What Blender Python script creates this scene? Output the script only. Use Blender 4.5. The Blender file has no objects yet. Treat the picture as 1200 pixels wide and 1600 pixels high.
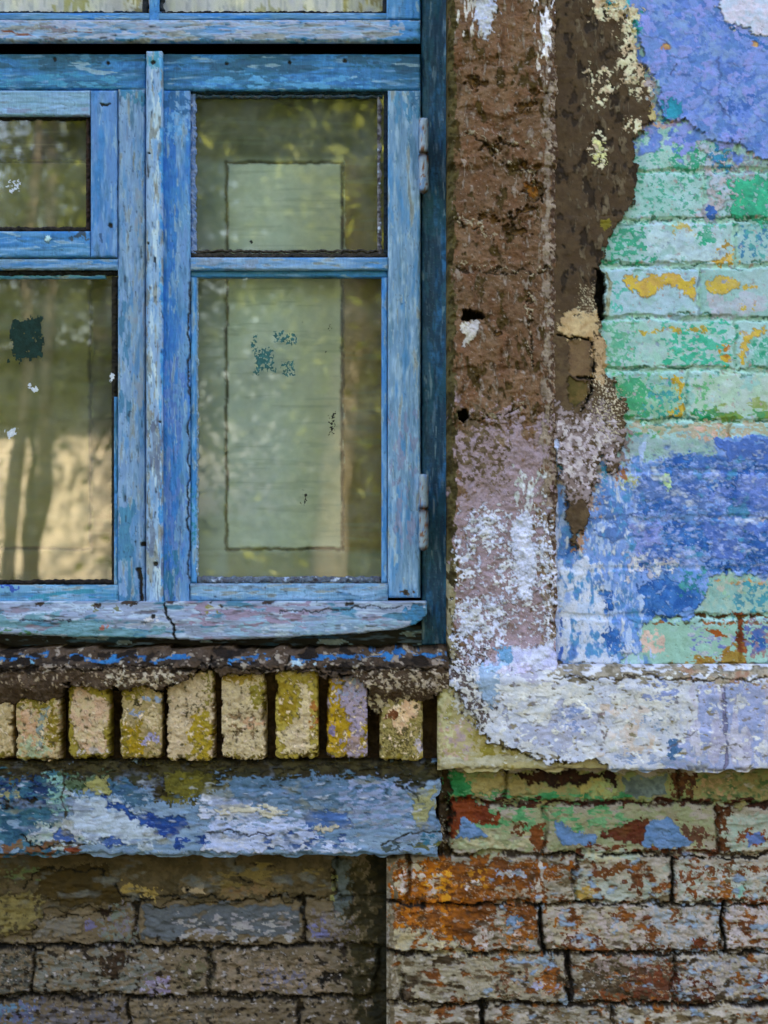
import bpy, math, random
import numpy as np
from mathutils import Vector, Matrix
C = bpy.context.scene.collection
S = bpy.context.scene
R = math.radians

# ---------------------------------------------------------------- camera, sky, sun, exposure
GZ = 0.45                       # the lowest row of the photograph is 0.45 m above the ground
D = 3.0                         # camera distance from the face of the brickwork
CX, CZ = 0.6, 0.8 + GZ
cam = bpy.data.cameras.new('camera'); camo = bpy.data.objects.new('camera', cam); C.objects.link(camo)
camo.location = (CX, -D, CZ); camo.rotation_euler = (R(90), 0, 0)
cam.sensor_fit = 'VERTICAL'; cam.sensor_height = 24; cam.sensor_width = 36; cam.lens = 45
cam.clip_start = 0.05; cam.clip_end = 3000
cam.dof.use_dof = True; cam.dof.focus_distance = D + 0.01; cam.dof.aperture_fstop = 4.0
S.camera = camo

SUN_EL, SUN_ROT = 42, 28        # the sun stands behind the house and to the right: this face is in open shade
w = bpy.data.worlds.new('World'); S.world = w; w.use_nodes = True
nt = w.node_tree; bg = nt.nodes['Background']
sky = nt.nodes.new('ShaderNodeTexSky'); sky.sky_type = 'NISHITA'; sky.sun_disc = False
sky.sun_elevation = R(SUN_EL); sky.sun_rotation = R(SUN_ROT); sky.air_density = 1.0; sky.dust_density = 3.0; sky.ozone_density = 0.6
nt.links.new(sky.outputs[0], bg.inputs[0]); bg.inputs[1].default_value = 0.15
sl = bpy.data.lights.new('sun', 'SUN'); sl.energy = 3.6; sl.angle = R(0.5); sl.color = (1, 0.93, 0.80)
so = bpy.data.objects.new('sun', sl); C.objects.link(so)
sd_ = Vector((math.sin(R(SUN_ROT)) * math.cos(R(SUN_EL)), math.cos(R(SUN_ROT)) * math.cos(R(SUN_EL)), math.sin(R(SUN_EL))))
so.rotation_euler = sd_.to_track_quat('Z', 'Y').to_euler(); so.location = (6, 10, 12)
vs = S.view_settings; vs.view_transform = 'Standard'; vs.look = 'None'; vs.gamma = 1; vs.use_curve_mapping = False
vs.exposure = 3.12
vs.use_white_balance = True; vs.white_balance_temperature = 7500; vs.white_balance_tint = 14
S.render.engine = 'CYCLES'
S.cycles.max_bounces = 8; S.cycles.transparent_max_bounces = 16; S.cycles.diffuse_bounces = 4

# ---------------------------------------------------------------- noise bank (periodic, equalised to 0..1)
NB = 1024
_f = np.hypot(np.fft.fftfreq(NB)[:, None], np.fft.rfftfreq(NB)[None, :])
def mk(lmax, p, seed):
    g = np.random.default_rng(seed).standard_normal((NB, NB))
    F = np.fft.rfft2(g); a = np.zeros_like(_f); ok = _f > 1.0 / NB
    a[ok] = (_f[ok] + 1.0 / lmax) ** (-p) * np.exp(-(1 / lmax / _f[ok] * 0.6) ** 4)
    g = np.fft.irfft2(F * a, s=(NB, NB)).ravel()
    o = np.empty(NB * NB, np.float32); o[np.argsort(g)] = np.linspace(0, 1, NB * NB, dtype=np.float32)
    return o.reshape(NB, NB)
BANK = {'b': mk(420, 2.6, 1), 'c': mk(180, 2.1, 2), 'm': mk(60, 2.0, 3), 'f': mk(21, 2.0, 4), 'x': mk(8, 1.6, 5), 's': mk(60, 3.0, 6)}
def nz(k, X, Y, sx=1.0, sy=1.0, o=0):
    B = BANK[k]
    x = (X * sx + 137.3 * o) % NB; y = (Y * sy + 271.7 * o + 11) % NB
    xi = np.floor(x).astype(np.int32); yi = np.floor(y).astype(np.int32)
    fx = (x - xi).astype(np.float32); fy = (y - yi).astype(np.float32)
    xi %= NB; yi %= NB; x1 = (xi + 1) % NB; y1 = (yi + 1) % NB
    return (B[yi, xi] * (1 - fx) + B[yi, x1] * fx) * (1 - fy) + (B[y1, xi] * (1 - fx) + B[y1, x1] * fx) * fy
def lin(h):
    h = h.lstrip('#'); c = np.array([int(h[i:i + 2], 16) for i in (0, 2, 4)]) / 255.0
    return np.where(c <= 0.04045, c / 12.92, ((c + 0.055) / 1.055) ** 2.4).astype(np.float32)
def sst(x): x = np.clip(x, 0, 1); return x * x * (3 - 2 * x)
def sdist(X, Y, P, closed=True):
    P = np.asarray(P, np.float32); n = len(P); dmin = np.full(X.shape, 1e9, np.float32); ins = np.zeros(X.shape, bool)
    for i in range(n if closed else n - 1):
        ax, ay = P[i]; bx, by = P[(i + 1) % n]; ex, ey = bx - ax, by - ay; L = ex * ex + ey * ey + 1e-9
        t = np.clip(((X - ax) * ex + (Y - ay) * ey) / L, 0, 1)
        dmin = np.minimum(dmin, (X - ax - t * ex) ** 2 + (Y - ay - t * ey) ** 2)
        if closed and ay != by:
            ins ^= ((ay > Y) != (by > Y)) & (X < ex * (Y - ay) / (ey if ey else 1e-9) + ax)
    d = np.sqrt(dmin)
    return np.where(ins, d, -d) if closed else -d
def rect(x0, y0, x1, y1): return [(x0, y0), (x1, y0), (x1, y1), (x0, y1)]
def ell(cx, cy, rx, ry, n=10): return [(cx + rx * math.cos(6.2832 * k / n), cy + ry * math.sin(6.2832 * k / n)) for k in range(n)]
OCT = [0]

class Grid:
    """A displaced sheet of wall or board, in millimetres; x to the right, y downward, H towards the street."""
    def __init__(s, x0, y0, x1, y1, depth, step=1.4, thick=20, coarse=9):
        def ax(a, b, lo, hi):
            out = [a]; c = a
            while c < b - 1e-6:
                st = step if lo - 12 <= c <= hi + 12 else (min(coarse, step + 0.12 * (lo - 12 - c)) if c < lo - 12 else min(coarse, step + 0.12 * (c - hi - 12)))
                if c < lo - 12: st = min(st, max(step, lo - 12 - c))
                c = min(c + st, b); out.append(c)
            return np.array(out, np.float32)
        s.xs = ax(x0, x1, 0, 1200); s.ys = ax(y0, y1, 0, 1600)
        s.X, s.Y = np.meshgrid(s.xs, s.ys); s.H = np.zeros_like(s.X); s.Cc = np.zeros(s.X.shape + (3,), np.float32)
        s.depth = depth; s.thick = thick; s.keep = None; s.b = (x0, y0, x1, y1)
    def base(s, c1, c2=None, ns='m', sx=1, sy=1):
        c1 = lin(c1); c2 = lin(c2) if c2 else c1 * 0.8; OCT[0] += 1
        n = nz(ns, s.X, s.Y, sx, sy, OCT[0])[..., None]; s.Cc[:] = c1 * (1 - n) + c2 * n
    def tone(s, r, gg=None, b=None): s.Cc *= np.array([r, gg or r, b or r], np.float32)
    def punch(s, p, q=None):
        M = np.median(s.Cc.mean(-1)); L = np.clip(s.Cc.mean(-1, keepdims=True), 1e-4, 1); s.Cc = np.clip(s.Cc / L, 0, 4) ** (q or 1) * L * (L / M) ** (p - 1)
    def rough(s, a, ns='m', sx=1, sy=1): OCT[0] += 1; s.H += a * (nz(ns, s.X, s.Y, sx, sy, OCT[0]) - 0.5)
    def p(s, shape, c1, c2=None, cov=1.0, soft=8, warp=8, ns='m', sx=1, sy=1, h=0.0, rim=None, rw=0.05, line=None, hs=None, alpha=1.0, streak=None, clip=None, blend=False, ol=0, ts=.09):
        """lay a coat of paint or plaster over the outline; cov = how much of it survives"""
        OCT[0] += 1; o = OCT[0]
        pts = np.asarray(shape, np.float32); m = soft + warp + 4 + (line or 0)
        ix = slice(max(0, np.searchsorted(s.xs, pts[:, 0].min() - m) - 1), np.searchsorted(s.xs, pts[:, 0].max() + m) + 1)
        iy = slice(max(0, np.searchsorted(s.ys, pts[:, 1].min() - m) - 1), np.searchsorted(s.ys, pts[:, 1].max() + m) + 1)
        X = s.X[iy, ix]; Y = s.Y[iy, ix]
        if X.size == 0: return
        WX = X + warp * (nz('s', X, Y, 1, 1, o + 3) - .5) * 1.6 + warp * 0.7 * (nz('f', X, Y, 1, 1, o + 7) - .5)
        WY = Y + warp * (nz('s', X, Y, 1, 1, o + 5) - .5) * 1.6 + warp * 0.7 * (nz('f', X, Y, 1, 1, o + 9) - .5)
        d = sdist(WX, WY, pts, line is None)
        if line is not None: d = d + line
        e = np.clip(d / max(soft, .1), -1, 1) * .5 + .5
        c = np.clip(cov, 0, 1.0) * sst(e) * 1.12 - 0.06
        n = nz(ns, X, Y, sx, sy, o)
        k = np.clip((c - n) / ts + .5, 0, 1) if line is None or cov < 1 else sst(d / 1.2 + .5)
        if blend: k = cov * sst(e)
        if clip is not None: k = k * clip[iy, ix]
        if line is None and soft <= 0.5: k = sst(d / 1.5 + 0.5)
        a1 = lin(c1); a2 = lin(c2) if c2 else a1 * 0.85
        if streak: n2 = nz('m', X, Y, streak[0], streak[1], o + 13)[..., None]
        else: n2 = (0.6 * nz('m', X, Y, 1, 1, o + 13) + 0.4 * nz('f', X, Y, 1, 1, o + 17))[..., None]
        n2 = sst((n2 - .5) * 1.6 + .5)
        col = a1 * (1 - n2) + a2 * n2
        if rim:
            r = np.clip(1 - np.abs(c - n + rw * .6) / rw, 0, 1)[..., None] * (e > 0.02)[..., None] * .8
            s.Cc[iy, ix] = s.Cc[iy, ix] * (1 - r) + lin(rim) * r
        k3 = (k * alpha)[..., None]
        s.Cc[iy, ix] = s.Cc[iy, ix] * (1 - k3) + col * k3
        if hs is not None: s.H[iy, ix] = s.H[iy, ix] * (1 - k) + hs * k
        s.H[iy, ix] += h * k
        if (abs(h) >= .5 or ol) and X.shape[0] > 3 and X.shape[1] > 3:
            gy, gx = np.gradient(k); eg = np.clip(np.hypot(gx, gy) * 1.5, 0, 1) * min(1, .35 + abs(h) * .12) * (ol if ol else 1)
            OCT[0] += 1; eg = eg * sst((nz('m', X, Y, 1, 1, OCT[0]) - .15) * 2.2)
            s.Cc[iy, ix] *= (1 - .62 * eg)[..., None]; s.H[iy, ix] += (.7 if h > 0 else -.5) * eg * k
        s.last = np.zeros(s.X.shape, np.float32); s.last[iy, ix] = k
    def crack(s, pts, w=1.0, h=-1.5, col='#20180f', warp=5): s.p(pts, col, col, 1, 1, warp, 'f', h=h, line=w)
    def bricks(s, rows, w=5, dep=2.0, col=None, jit=0.12, warp=3.0, cov=1.0, pitch=262, bh=1.5):
        """rows: (top, bottom, [upright joints]); joints sink, each brick its own tone and set-back"""
        X, Y = s.X, s.Y
        WX = X + warp * (nz('s', X, Y, 1, 1, 41) - .5) * 2 + warp * .6 * (nz('f', X, Y, 1, 1, 43) - .5)
        WY = Y + warp * (nz('s', X, Y, .6, 1, 47) - .5) * 2 + warp * (nz('f', X, Y, 1, 1, 49) - .5)
        dj = np.full(X.shape, 99, np.float32); tone = np.ones(X.shape, np.float32); hh = np.zeros(X.shape, np.float32); rng = random.Random(5)
        x0, y0, x1, y1 = s.b
        for (a, b, vj) in rows:
            v = sorted(vj)
            while v[-1] < x1: v.append(v[-1] + pitch + rng.uniform(-12, 12))
            while v[0] > x0: v.insert(0, v[0] - pitch + rng.uniform(-12, 12))
            inr = (WY >= a) & (WY < b)
            dj = np.where(inr, np.minimum(dj, np.minimum(WY - a, b - WY)), dj)
            for i, xv in enumerate(v):
                dj = np.where(inr, np.minimum(dj, np.abs(WX - xv)), dj)
                if i + 1 < len(v):
                    m = inr & (WX >= xv) & (WX < v[i + 1]); tone[m] = 1 + rng.uniform(-jit, jit); hh[m] = rng.uniform(-bh, bh)
        k = 1 - sst((dj - w * .35) / (w * .65)); s.Cc *= tone[..., None]; s.H += hh * (1 - k)
        s.H -= dep * k
        if col:
            q = (k * (nz('f', X, Y, 1, 1, 53) < cov) * .9)[..., None]; s.Cc[:] = s.Cc * (1 - q) + lin(col) * q
        s.dj = dj; s.jd = dep * k
    def craze(s, P, w=.012, cov=.4, dark=.5, h=-.8, ns='m', sx=1, sy=1):
        OCT[0] += 1; o = OCT[0]; n = nz(ns, s.X, s.Y, sx, sy, o); n2 = nz('s', s.X, s.Y, 1, 1, o + 3)
        m = np.clip(1 - np.abs(n - .5) / w, 0, 1) * (n2 < cov) * (sdist(s.X, s.Y, P) > 0)
        s.Cc *= (1 - dark * m)[..., None]; s.H += h * m
    def cover(s, m, a=1.0):
        s.dj = s.dj + 40 * m * a; s.H += s.jd * m * a; s.jd = s.jd * (1 - m * a)
    def wave(s, side, amp, reach=30, ns='s', sc=.9):
        """let an edge of the slab wander"""
        OCT[0] += 1; x0, y0, x1, y1 = s.b; o = OCT[0]
        if side in 'tb':
            e = y0 if side == 't' else y1; n = (nz(ns, s.X, s.X * 0 + e, sc, 1, o) - .5) + .10 * (nz('f', s.X, s.X * 0 + e, 1, 1, o) - .5)
            s.Y = s.Y + amp * n * sst(1 - np.abs(s.Y - e) / reach)
        else:
            e = x0 if side == 'l' else x1; n = (nz(ns, s.Y * 0 + e, s.Y, 1, sc, o) - .5) + .35 * (nz('f', s.Y * 0 + e, s.Y, 1, 1, o) - .5)
            s.X = s.X + amp * n * sst(1 - np.abs(s.X - e) / reach)
    def grime(s, w=3.0, a=.4, extra=0):
        OCT[0] += 1; m = np.exp(-(s.dj / w) ** 2) * sst((nz('m', s.X, s.Y, 1, 1, OCT[0]) - .2) * 2.5 + .0)
        s.Cc *= (1 - a * m)[..., None]; s.H -= extra * m
    def speck(s, shape, c1, cov, ns='x', h=0.3, soft=20, **k): s.p(shape, c1, None, cov, soft, 10, ns, h=h, **k)
    def edge(s, r=4, amp=2.0, sides='lrtb', ns='f', fall=None):
        """round and chip the arrises"""
        x0, y0, x1, y1 = s.b; OCT[0] += 1
        d = np.full(s.X.shape, 1e3, np.float32)
        if 'l' in sides: d = np.minimum(d, s.X - x0)
        if 'r' in sides: d = np.minimum(d, x1 - s.X)
        if 't' in sides: d = np.minimum(d, s.Y - y0)
        if 'b' in sides: d = np.minimum(d, y1 - s.Y)
        d = d - amp * (nz(ns, s.X, s.Y, 1, 1, OCT[0]) ** 2)
        t = np.clip(1 - d / r, 0, 1); s.H -= (fall or r) * (1 - np.sqrt(np.clip(1 - t * t, 0, 1)))
    def data(s):
        sc = (D * 1000 - s.depth) / (D * 1000)
        x = CX + (s.X / 1000 - CX) * sc; z = CZ + ((1.6 + GZ - s.Y / 1000) - CZ) * sc; y = -(s.depth + s.H) / 1000
        ny, nx = s.X.shape; V = np.stack([x, y, z], -1).reshape(-1, 3); idx = np.arange(ny * nx).reshape(ny, nx)
        q = np.stack([idx[:-1, :-1], idx[1:, :-1], idx[1:, 1:], idx[:-1, 1:]], -1)
        if s.keep is not None:
            kk = s.keep; km = kk[:-1, :-1] & kk[1:, :-1] & kk[1:, 1:] & kk[:-1, 1:]; q = q[km]
        F = q.reshape(-1, 4); Cv = s.Cc.reshape(-1, 3)
        if s.thick and s.keep is None:
            ring = np.concatenate([idx[0, :], idx[1:, -1], idx[-1, -2::-1], idx[-2:0:-1, 0]])
            B = V[ring].copy(); B[:, 1] = -(s.depth - s.thick) / 1000; n0 = len(V); m = len(ring)
            V = np.concatenate([V, B]); Cv = np.concatenate([Cv, Cv[ring]])
            j = np.arange(m); j1 = (j + 1) % m
            F = np.concatenate([F, np.stack([ring[j], ring[j1], n0 + j1, n0 + j], -1)])
        return V, F, Cv

WORLD = {}
def finish(o, name, parent, mat, loc):
    o.name = name; C.objects.link(o)
    if parent: o.parent = parent; o.location = Vector(loc) - WORLD[parent.name]
    else: o.location = loc
    WORLD[o.name] = Vector(loc)
    if mat: o.data.materials.append(mat)
    return o
def meshobj(name, V, F, Cv, mat, parent=None, smooth=True, uvs=None):
    V = np.asarray(V, np.float64); c = (V.min(0) + V.max(0)) / 2; me = bpy.data.meshes.new(name)
    F = np.asarray(F); k = F.shape[1]
    me.vertices.add(len(V)); me.vertices.foreach_set('co', (V - c).ravel().astype(np.float32))
    me.loops.add(F.size); me.loops.foreach_set('vertex_index', F.ravel().astype(np.int32))
    me.polygons.add(len(F)); me.polygons.foreach_set('loop_start', np.arange(0, F.size, k, dtype=np.int32))
    me.polygons.foreach_set('loop_total', np.full(len(F), k, np.int32))
    me.update(calc_edges=True); me.validate()
    if Cv is not None:
        a = me.color_attributes.new('paint', 'FLOAT_COLOR', 'POINT')
        a.data.foreach_set('color', np.concatenate([np.clip(Cv, 0, .95), np.ones((len(Cv), 1))], 1).ravel().astype(np.float32))
    me.polygons.foreach_set('use_smooth', np.full(len(F), smooth)); me.update()
    return finish(bpy.data.objects.new(name, me), name, parent, mat, c)
def build(name, grids, mat, parent=None, smooth=True):
    Vs, Fs, Cs, n = [], [], [], 0
    for g in grids:
        v, f, c = g.data() if isinstance(g, Grid) else g
        Vs.append(v); Fs.append(f + n); Cs.append(c); n += len(v)
    return meshobj(name, np.concatenate(Vs), np.concatenate(Fs), np.concatenate(Cs), mat, parent, smooth)
def empty(name, loc):
    o = bpy.data.objects.new(name, None); C.objects.link(o); o.location = loc; o.empty_display_size = .1; WORLD[o.name] = Vector(loc); return o
def tag(o, label=None, cat=None, group=None, kind=None):
    if label: o['label'] = label
    if cat: o['category'] = cat
    if group: o['group'] = group
    if kind: o['kind'] = kind
    return o
def px(x, y, dep):
    sc = (D * 1000 - dep) / (D * 1000)
    return (CX + (x / 1000 - CX) * sc, -dep / 1000, CZ + ((1.6 + GZ - y / 1000) - CZ) * sc)
def boxdata(a, b, col='#888888'):
    (x0, y0, z0), (x1, y1, z1) = a, b
    V = np.array([[x, y, z] for x in (x0, x1) for y in (y0, y1) for z in (z0, z1)], float)
    F = np.array([[0, 1, 3, 2], [4, 6, 7, 5], [0, 4, 5, 1], [2, 3, 7, 6], [0, 2, 6, 4], [1, 5, 7, 3]])
    return V, F, np.tile(lin(col), (8, 1))
def lathe(prof, cx, cy, n=20, col='#888888', jit=0, axis='z'):
    """prof: (radius, z) pairs from bottom to top"""
    V = []; rng = random.Random(3)
    for (r, z) in prof:
        for k in range(n):
            a = 6.28319 * k / n; rr = r * (1 + jit * (rng.random() - .5)); V.append((cx + rr * math.cos(a), cy + rr * math.sin(a), z))
    F = []; m = len(prof)
    for i in range(m - 1):
        for k in range(n): F.append((i * n + k, i * n + (k + 1) % n, (i + 1) * n + (k + 1) % n, (i + 1) * n + k))
    return np.array(V), np.array(F), np.tile(lin(col), (len(V), 1))

# ---------------------------------------------------------------- materials
def mat(name, rough=.85, bump=.35, bscale=900, bscale2=140, spec=.3, var=.3, flat=None, bdist=.0015, stretch=(1, 1, 1), rvar=0.1):
    m = bpy.data.materials.new(name); m.use_nodes = True; t = m.node_tree; N = t.nodes; L = t.links; b = N['Principled BSDF']
    tc = N.new('ShaderNodeTexCoord'); mp = N.new('ShaderNodeMapping'); mp.inputs['Scale'].default_value = stretch; L.new(tc.outputs['Object'], mp.inputs[0])
    n1 = N.new('ShaderNodeTexNoise'); n1.inputs['Scale'].default_value = bscale; n1.inputs['Detail'].default_value = 3; L.new(mp.outputs[0], n1.inputs['Vector'])
    n2 = N.new('ShaderNodeTexNoise'); n2.inputs['Scale'].default_value = bscale2; n2.inputs['Detail'].default_value = 6; n2.inputs['Roughness'].default_value = .65; L.new(mp.outputs[0], n2.inputs['Vector'])
    ad = N.new('ShaderNodeMath'); ad.operation = 'MULTIPLY_ADD'; L.new(n2.outputs[0], ad.inputs[0]); ad.inputs[1].default_value = 1.6; L.new(n1.outputs[0], ad.inputs[2])
    bp = N.new('ShaderNodeBump'); bp.inputs['Strength'].default_value = bump; bp.inputs['Distance'].default_value = bdist; L.new(ad.outputs[0], bp.inputs['Height']); L.new(bp.outputs[0], b.inputs['Normal'])
    mr = N.new('ShaderNodeMapRange'); mr.inputs['From Min'].default_value = .75; mr.inputs['From Max'].default_value = 1.85; mr.inputs['To Min'].default_value = 1 - var; mr.inputs['To Max'].default_value = 1 + var; L.new(ad.outputs[0], mr.inputs[0])
    mx = N.new('ShaderNodeVectorMath'); mx.operation = 'SCALE'; L.new(mr.outputs[0], mx.inputs['Scale'])
    if flat: mx.inputs[0].default_value = tuple(float(v) for v in lin(flat))
    else:
        at = N.new('ShaderNodeAttribute'); at.attribute_name = 'paint'; L.new(at.outputs['Color'], mx.inputs[0])
    L.new(mx.outputs[0], b.inputs['Base Color'])
    rr = N.new('ShaderNodeMapRange'); rr.inputs['From Min'].default_value = .3; rr.inputs['From Max'].default_value = .7; rr.inputs['To Min'].default_value = rough - rvar; rr.inputs['To Max'].default_value = min(1, rough + rvar); L.new(n2.outputs[0], rr.inputs[0]); L.new(rr.outputs[0], b.inputs['Roughness'])
    b.inputs['Specular IOR Level'].default_value = spec
    return m
M_wall = mat('weathered_masonry_paint', .84, .2, 600, 60, .25, .2, bdist=.0014)
M_plaster = mat('old_cement_plaster', .93, .45, 420, 60, .15, .3, bdist=.0022)
M_woodv = mat('oil_paint_upright_grain', .52, .45, 900, 260, .4, .22, bdist=.001, stretch=(1, 1, .12))
M_woodh = mat('oil_paint_level_grain', .52, .45, 900, 260, .4, .22, bdist=.001, stretch=(.12, 1, 1))
M_hinge = mat('painted_steel', .45, .3, 500, 90, .5, .25, bdist=.0008)
M_in = mat('shutter_paint', .6, .2, 500, 40, .3, .08)
M_res = mat('flaked_remnant', .8, .3, 700, 200, .2, .4)
M_bark = mat('bark', .9, .8, 60, 12, .1, .4, bdist=.02)
M_shell = mat('building_shell', .9, .3, 60, 8, .1, .15)
M_grass = mat('meadow_ground', .95, .6, 30, .6, .1, .4, flat='#323a1e', bdist=.03)
M_earth = mat('trodden_earth', .95, .6, 60, 3, .1, .35, flat='#38322c', bdist=.01)
def leafmat(name, h1, h2):
    m = bpy.data.materials.new(name); m.use_nodes = True; t = m.node_tree; N = t.nodes; L = t.links; b = N['Principled BSDF']
    oi = N.new('ShaderNodeTexCoord'); n = N.new('ShaderNodeTexNoise'); n.inputs['Scale'].default_value = 2.2; n.inputs['Detail'].default_value = 4; L.new(oi.outputs['Object'], n.inputs['Vector'])
    r = N.new('ShaderNodeValToRGB'); r.color_ramp.elements[0].position = .35; r.color_ramp.elements[1].position = .65
    r.color_ramp.elements[0].color = (*[float(v) for v in lin(h1)], 1); r.color_ramp.elements[1].color = (*[float(v) for v in lin(h2)], 1)
    L.new(n.outputs[0], r.inputs[0]); L.new(r.outputs[0], b.inputs['Base Color']); b.inputs['Roughness'].default_value = .5
    tr = N.new('ShaderNodeBsdfTranslucent'); L.new(r.outputs[0], tr.inputs[0]); ms = N.new('ShaderNodeMixShader'); ms.inputs[0].default_value = .35
    L.new(b.outputs[0], ms.inputs[1]); L.new(tr.outputs[0], ms.inputs[2]); L.new(ms.outputs[0], N['Material Output'].inputs[0]); return m
M_leaf = leafmat('leaves', '#44560d', '#8c942c')
def glassmat():
    m = bpy.data.materials.new('old_window_glass'); m.use_nodes = True; t = m.node_tree; N = t.nodes; L = t.links; N.remove(N['Principled BSDF'])
    tc = N.new('ShaderNodeTexCoord')
    wv = N.new('ShaderNodeTexNoise'); wv.inputs['Scale'].default_value = 9; wv.inputs['Detail'].default_value = 1; L.new(tc.outputs['Object'], wv.inputs['Vector'])
    bp = N.new('ShaderNodeBump'); bp.inputs['Strength'].default_value = .035; bp.inputs['Distance'].default_value = .004; L.new(wv.outputs[0], bp.inputs['Height'])
    fr = N.new('ShaderNodeFresnel'); ge = N.new('ShaderNodeNewGeometry'); io = N.new('ShaderNodeMapRange'); L.new(ge.outputs['Backfacing'], io.inputs[0])
    io.inputs['To Min'].default_value = 1.72; io.inputs['To Max'].default_value = 1 / 1.72; L.new(io.outputs[0], fr.inputs['IOR'])     # same reflection from either side of the pane
    gl = N.new('ShaderNodeBsdfGlossy'); gl.inputs['Roughness'].default_value = .012; L.new(bp.outputs[0], gl.inputs['Normal'])
    tp = N.new('ShaderNodeBsdfTransparent'); tp.inputs[0].default_value = (.98, .99, .98, 1)
    ms = N.new('ShaderNodeMixShader'); L.new(fr.outputs[0], ms.inputs[0]); L.new(tp.outputs[0], ms.inputs[1]); L.new(gl.outputs[0], ms.inputs[2])
    df = N.new('ShaderNodeBsdfDiffuse'); df.inputs[0].default_value = (.60, .62, .56, 1)
    d1 = N.new('ShaderNodeTexNoise'); d1.inputs['Scale'].default_value = 14; d1.inputs['Detail'].default_value = 9; d1.inputs['Roughness'].default_value = .7; L.new(tc.outputs['Object'], d1.inputs['Vector'])
    mr = N.new('ShaderNodeMapRange'); mr.inputs['From Min'].default_value = .42; mr.inputs['From Max'].default_value = .75; mr.inputs['To Min'].default_value = .008; mr.inputs['To Max'].default_value = .085; L.new(d1.outputs[0], mr.inputs[0])
    m2 = N.new('ShaderNodeMixShader'); L.new(mr.outputs[0], m2.inputs[0]); L.new(ms.outputs[0], m2.inputs[1]); L.new(df.outputs[0], m2.inputs[2])
    L.new(m2.outputs[0], N['Material Output'].inputs[0]); return m
M_glass = glassmat()

# ================================================================ THE BRICK WALL
wall = empty('brick_wall', (1.4, 0.1, 0)); tag(wall, 'old brick wall with peeling blue, green and brown paint, patched plaster round the window', 'wall')

# ---- painted brickwork to the right of the window surround
g = Grid(862, -700, 2500, 1050, 0, 1.35, 120)
g.base('#a2bcc6', '#8fb8b8', 'c'); g.rough(1.8, 's'); g.rough(.4, 'f')
ro = [(-620, -540, [960]), (-540, -460, [1090]), (-460, -380, [960]), (-380, -300, [1090]), (-300, -220, [960]), (-220, -138, [1090]), (-138, -57, [960]), (-57, 24, [1090]), (24, 105, [960]), (105, 186, [1080]), (186, 268, [1150]), (268, 345, [1100]), (345, 415, [1150]), (415, 497, [1092]), (497, 578, [1150]),
      (578, 658, [1073]), (658, 735, [1140]), (735, 811, [1040]), (811, 888, [1110]), (888, 963, [1015]), (963, 1042, [1155]), (1042, 1120, [1000])]
g.bricks(ro, 6, 4.2, '#a8d0ca', .06, 3, 1, bh=1.0)
# line under every course
for y in (345, 415, 497, 578, 658): 
    g.p([(940, y - 4), (1300, y - 3)], '#4f8a80', '#5f9c94', .72, 2, 5, 'm', .4, 1, h=-1.6, line=1.6)
    g.p([(940, y + 7), (1300, y + 7)], '#5f9088', '#79aaa4', .5, 2, 4, 'm', .4, 1, h=-.9, line=1.3)
G1, G2 = '#46a490', '#68b2a4'
g.p(rect(985, 200, 1110, 268), '#98c0ba', '#a4c0c6', .8, 20, 10, 'm')
g.p(rect(985, 205, 1100, 345), G1, G2, .3, 25, 10, 'f', .9, 1.2, h=.3)
g.p(rect(1060, 225, 1110, 280), G1, '#25a580', .6, 15, 10, 'f', h=.3)
g.p(rect(1132, 278, 1215, 342), '#2ba084', '#2bb894', .9, 16, 10, 'f', h=.5)
g.p([(1095, 215), (1125, 225), (1140, 300), (1125, 345), (1095, 340), (1102, 290)], '#b7a9b4', '#a7b4cc', .78, 14, 10, 'f', h=1)
g.p(rect(1112, 218, 1142, 265), '#2385bd', '#3a96c0', .7, 10, 8, 'f', h=1)
g.p(rect(1135, 235, 1190, 275), '#8f9fb4', '#c0a8b0', .6, 14, 10, 'f', h=1)
g.p(ell(1112, 328, 12, 9), '#3f6fc4', None, .9, 6, 4); 
g.p(rect(945, 355, 1015, 405), G1, '#26a884', .62, 22, 8, 'f', .8, 1, h=.3)
g.p(rect(1010, 350, 1140, 410), '#b2c6d2', '#a3b6c8', .8, 12, 6, 'm')
g.p(ell(1105, 374, 14, 9), '#28a888', G2, .9, 7, 6, 'f'); g.p(rect(1085, 347, 1135, 358), G1, G2, .6, 6, 4, 'f')
g.p(rect(1155, 355, 1210, 408), '#3f7fb0', '#54a8a8', .45, 16, 6, 'f')
g.p(rect(1055, 352, 1085, 366), '#c8b070', None, .6, 8, 6, 'f'); g.p(rect(1115, 395, 1150, 412), '#c8963c', '#d8b060', .6, 10, 8, 'f')
g.p(rect(1130, 370, 1148, 400), '#b89048', None, .45, 8, 6, 'f')
g.p(rect(955, 420, 1090, 494), '#a6bcd2', '#9ab8c8', .85, 10, 6)
Y1, Y2 = '#d2ae46', '#cda055'
g.p([(978, 432), (1035, 430), (1085, 434), (1088, 458), (1075, 468), (1060, 452), (1030, 450), (1012, 466), (995, 458), (980, 450)], Y1, Y2, 1, 5, 6, 'f', h=.6, rim='#a06030')
g.p([(1103, 440), (1125, 434), (1150, 437), (1155, 452), (1135, 460), (1110, 458)], Y1, '#c8a85c', 1, 5, 6, 'f', h=.6); g.p(rect(1158, 447, 1182, 453), Y1, Y2, .9, 4, 4, 'f')
g.p(rect(1108, 460, 1200, 492), '#b0aec2', '#a8b4c4', .9, 10, 6)
g.p(rect(1145, 475, 1175, 490), '#d0b040', None, .4, 8, 6, 'f')
g.p(rect(950, 440, 975, 490), '#5cbcb4', None, .45, 12, 6, 'f')
g.p(rect(950, 503, 1145, 575), '#98c0b8', '#a4b8c0', .7, 12, 6)
g.p(rect(943, 505, 985, 575), '#50ac92', '#78b49c', .7, 22, 8, 'f', h=.3)
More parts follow.
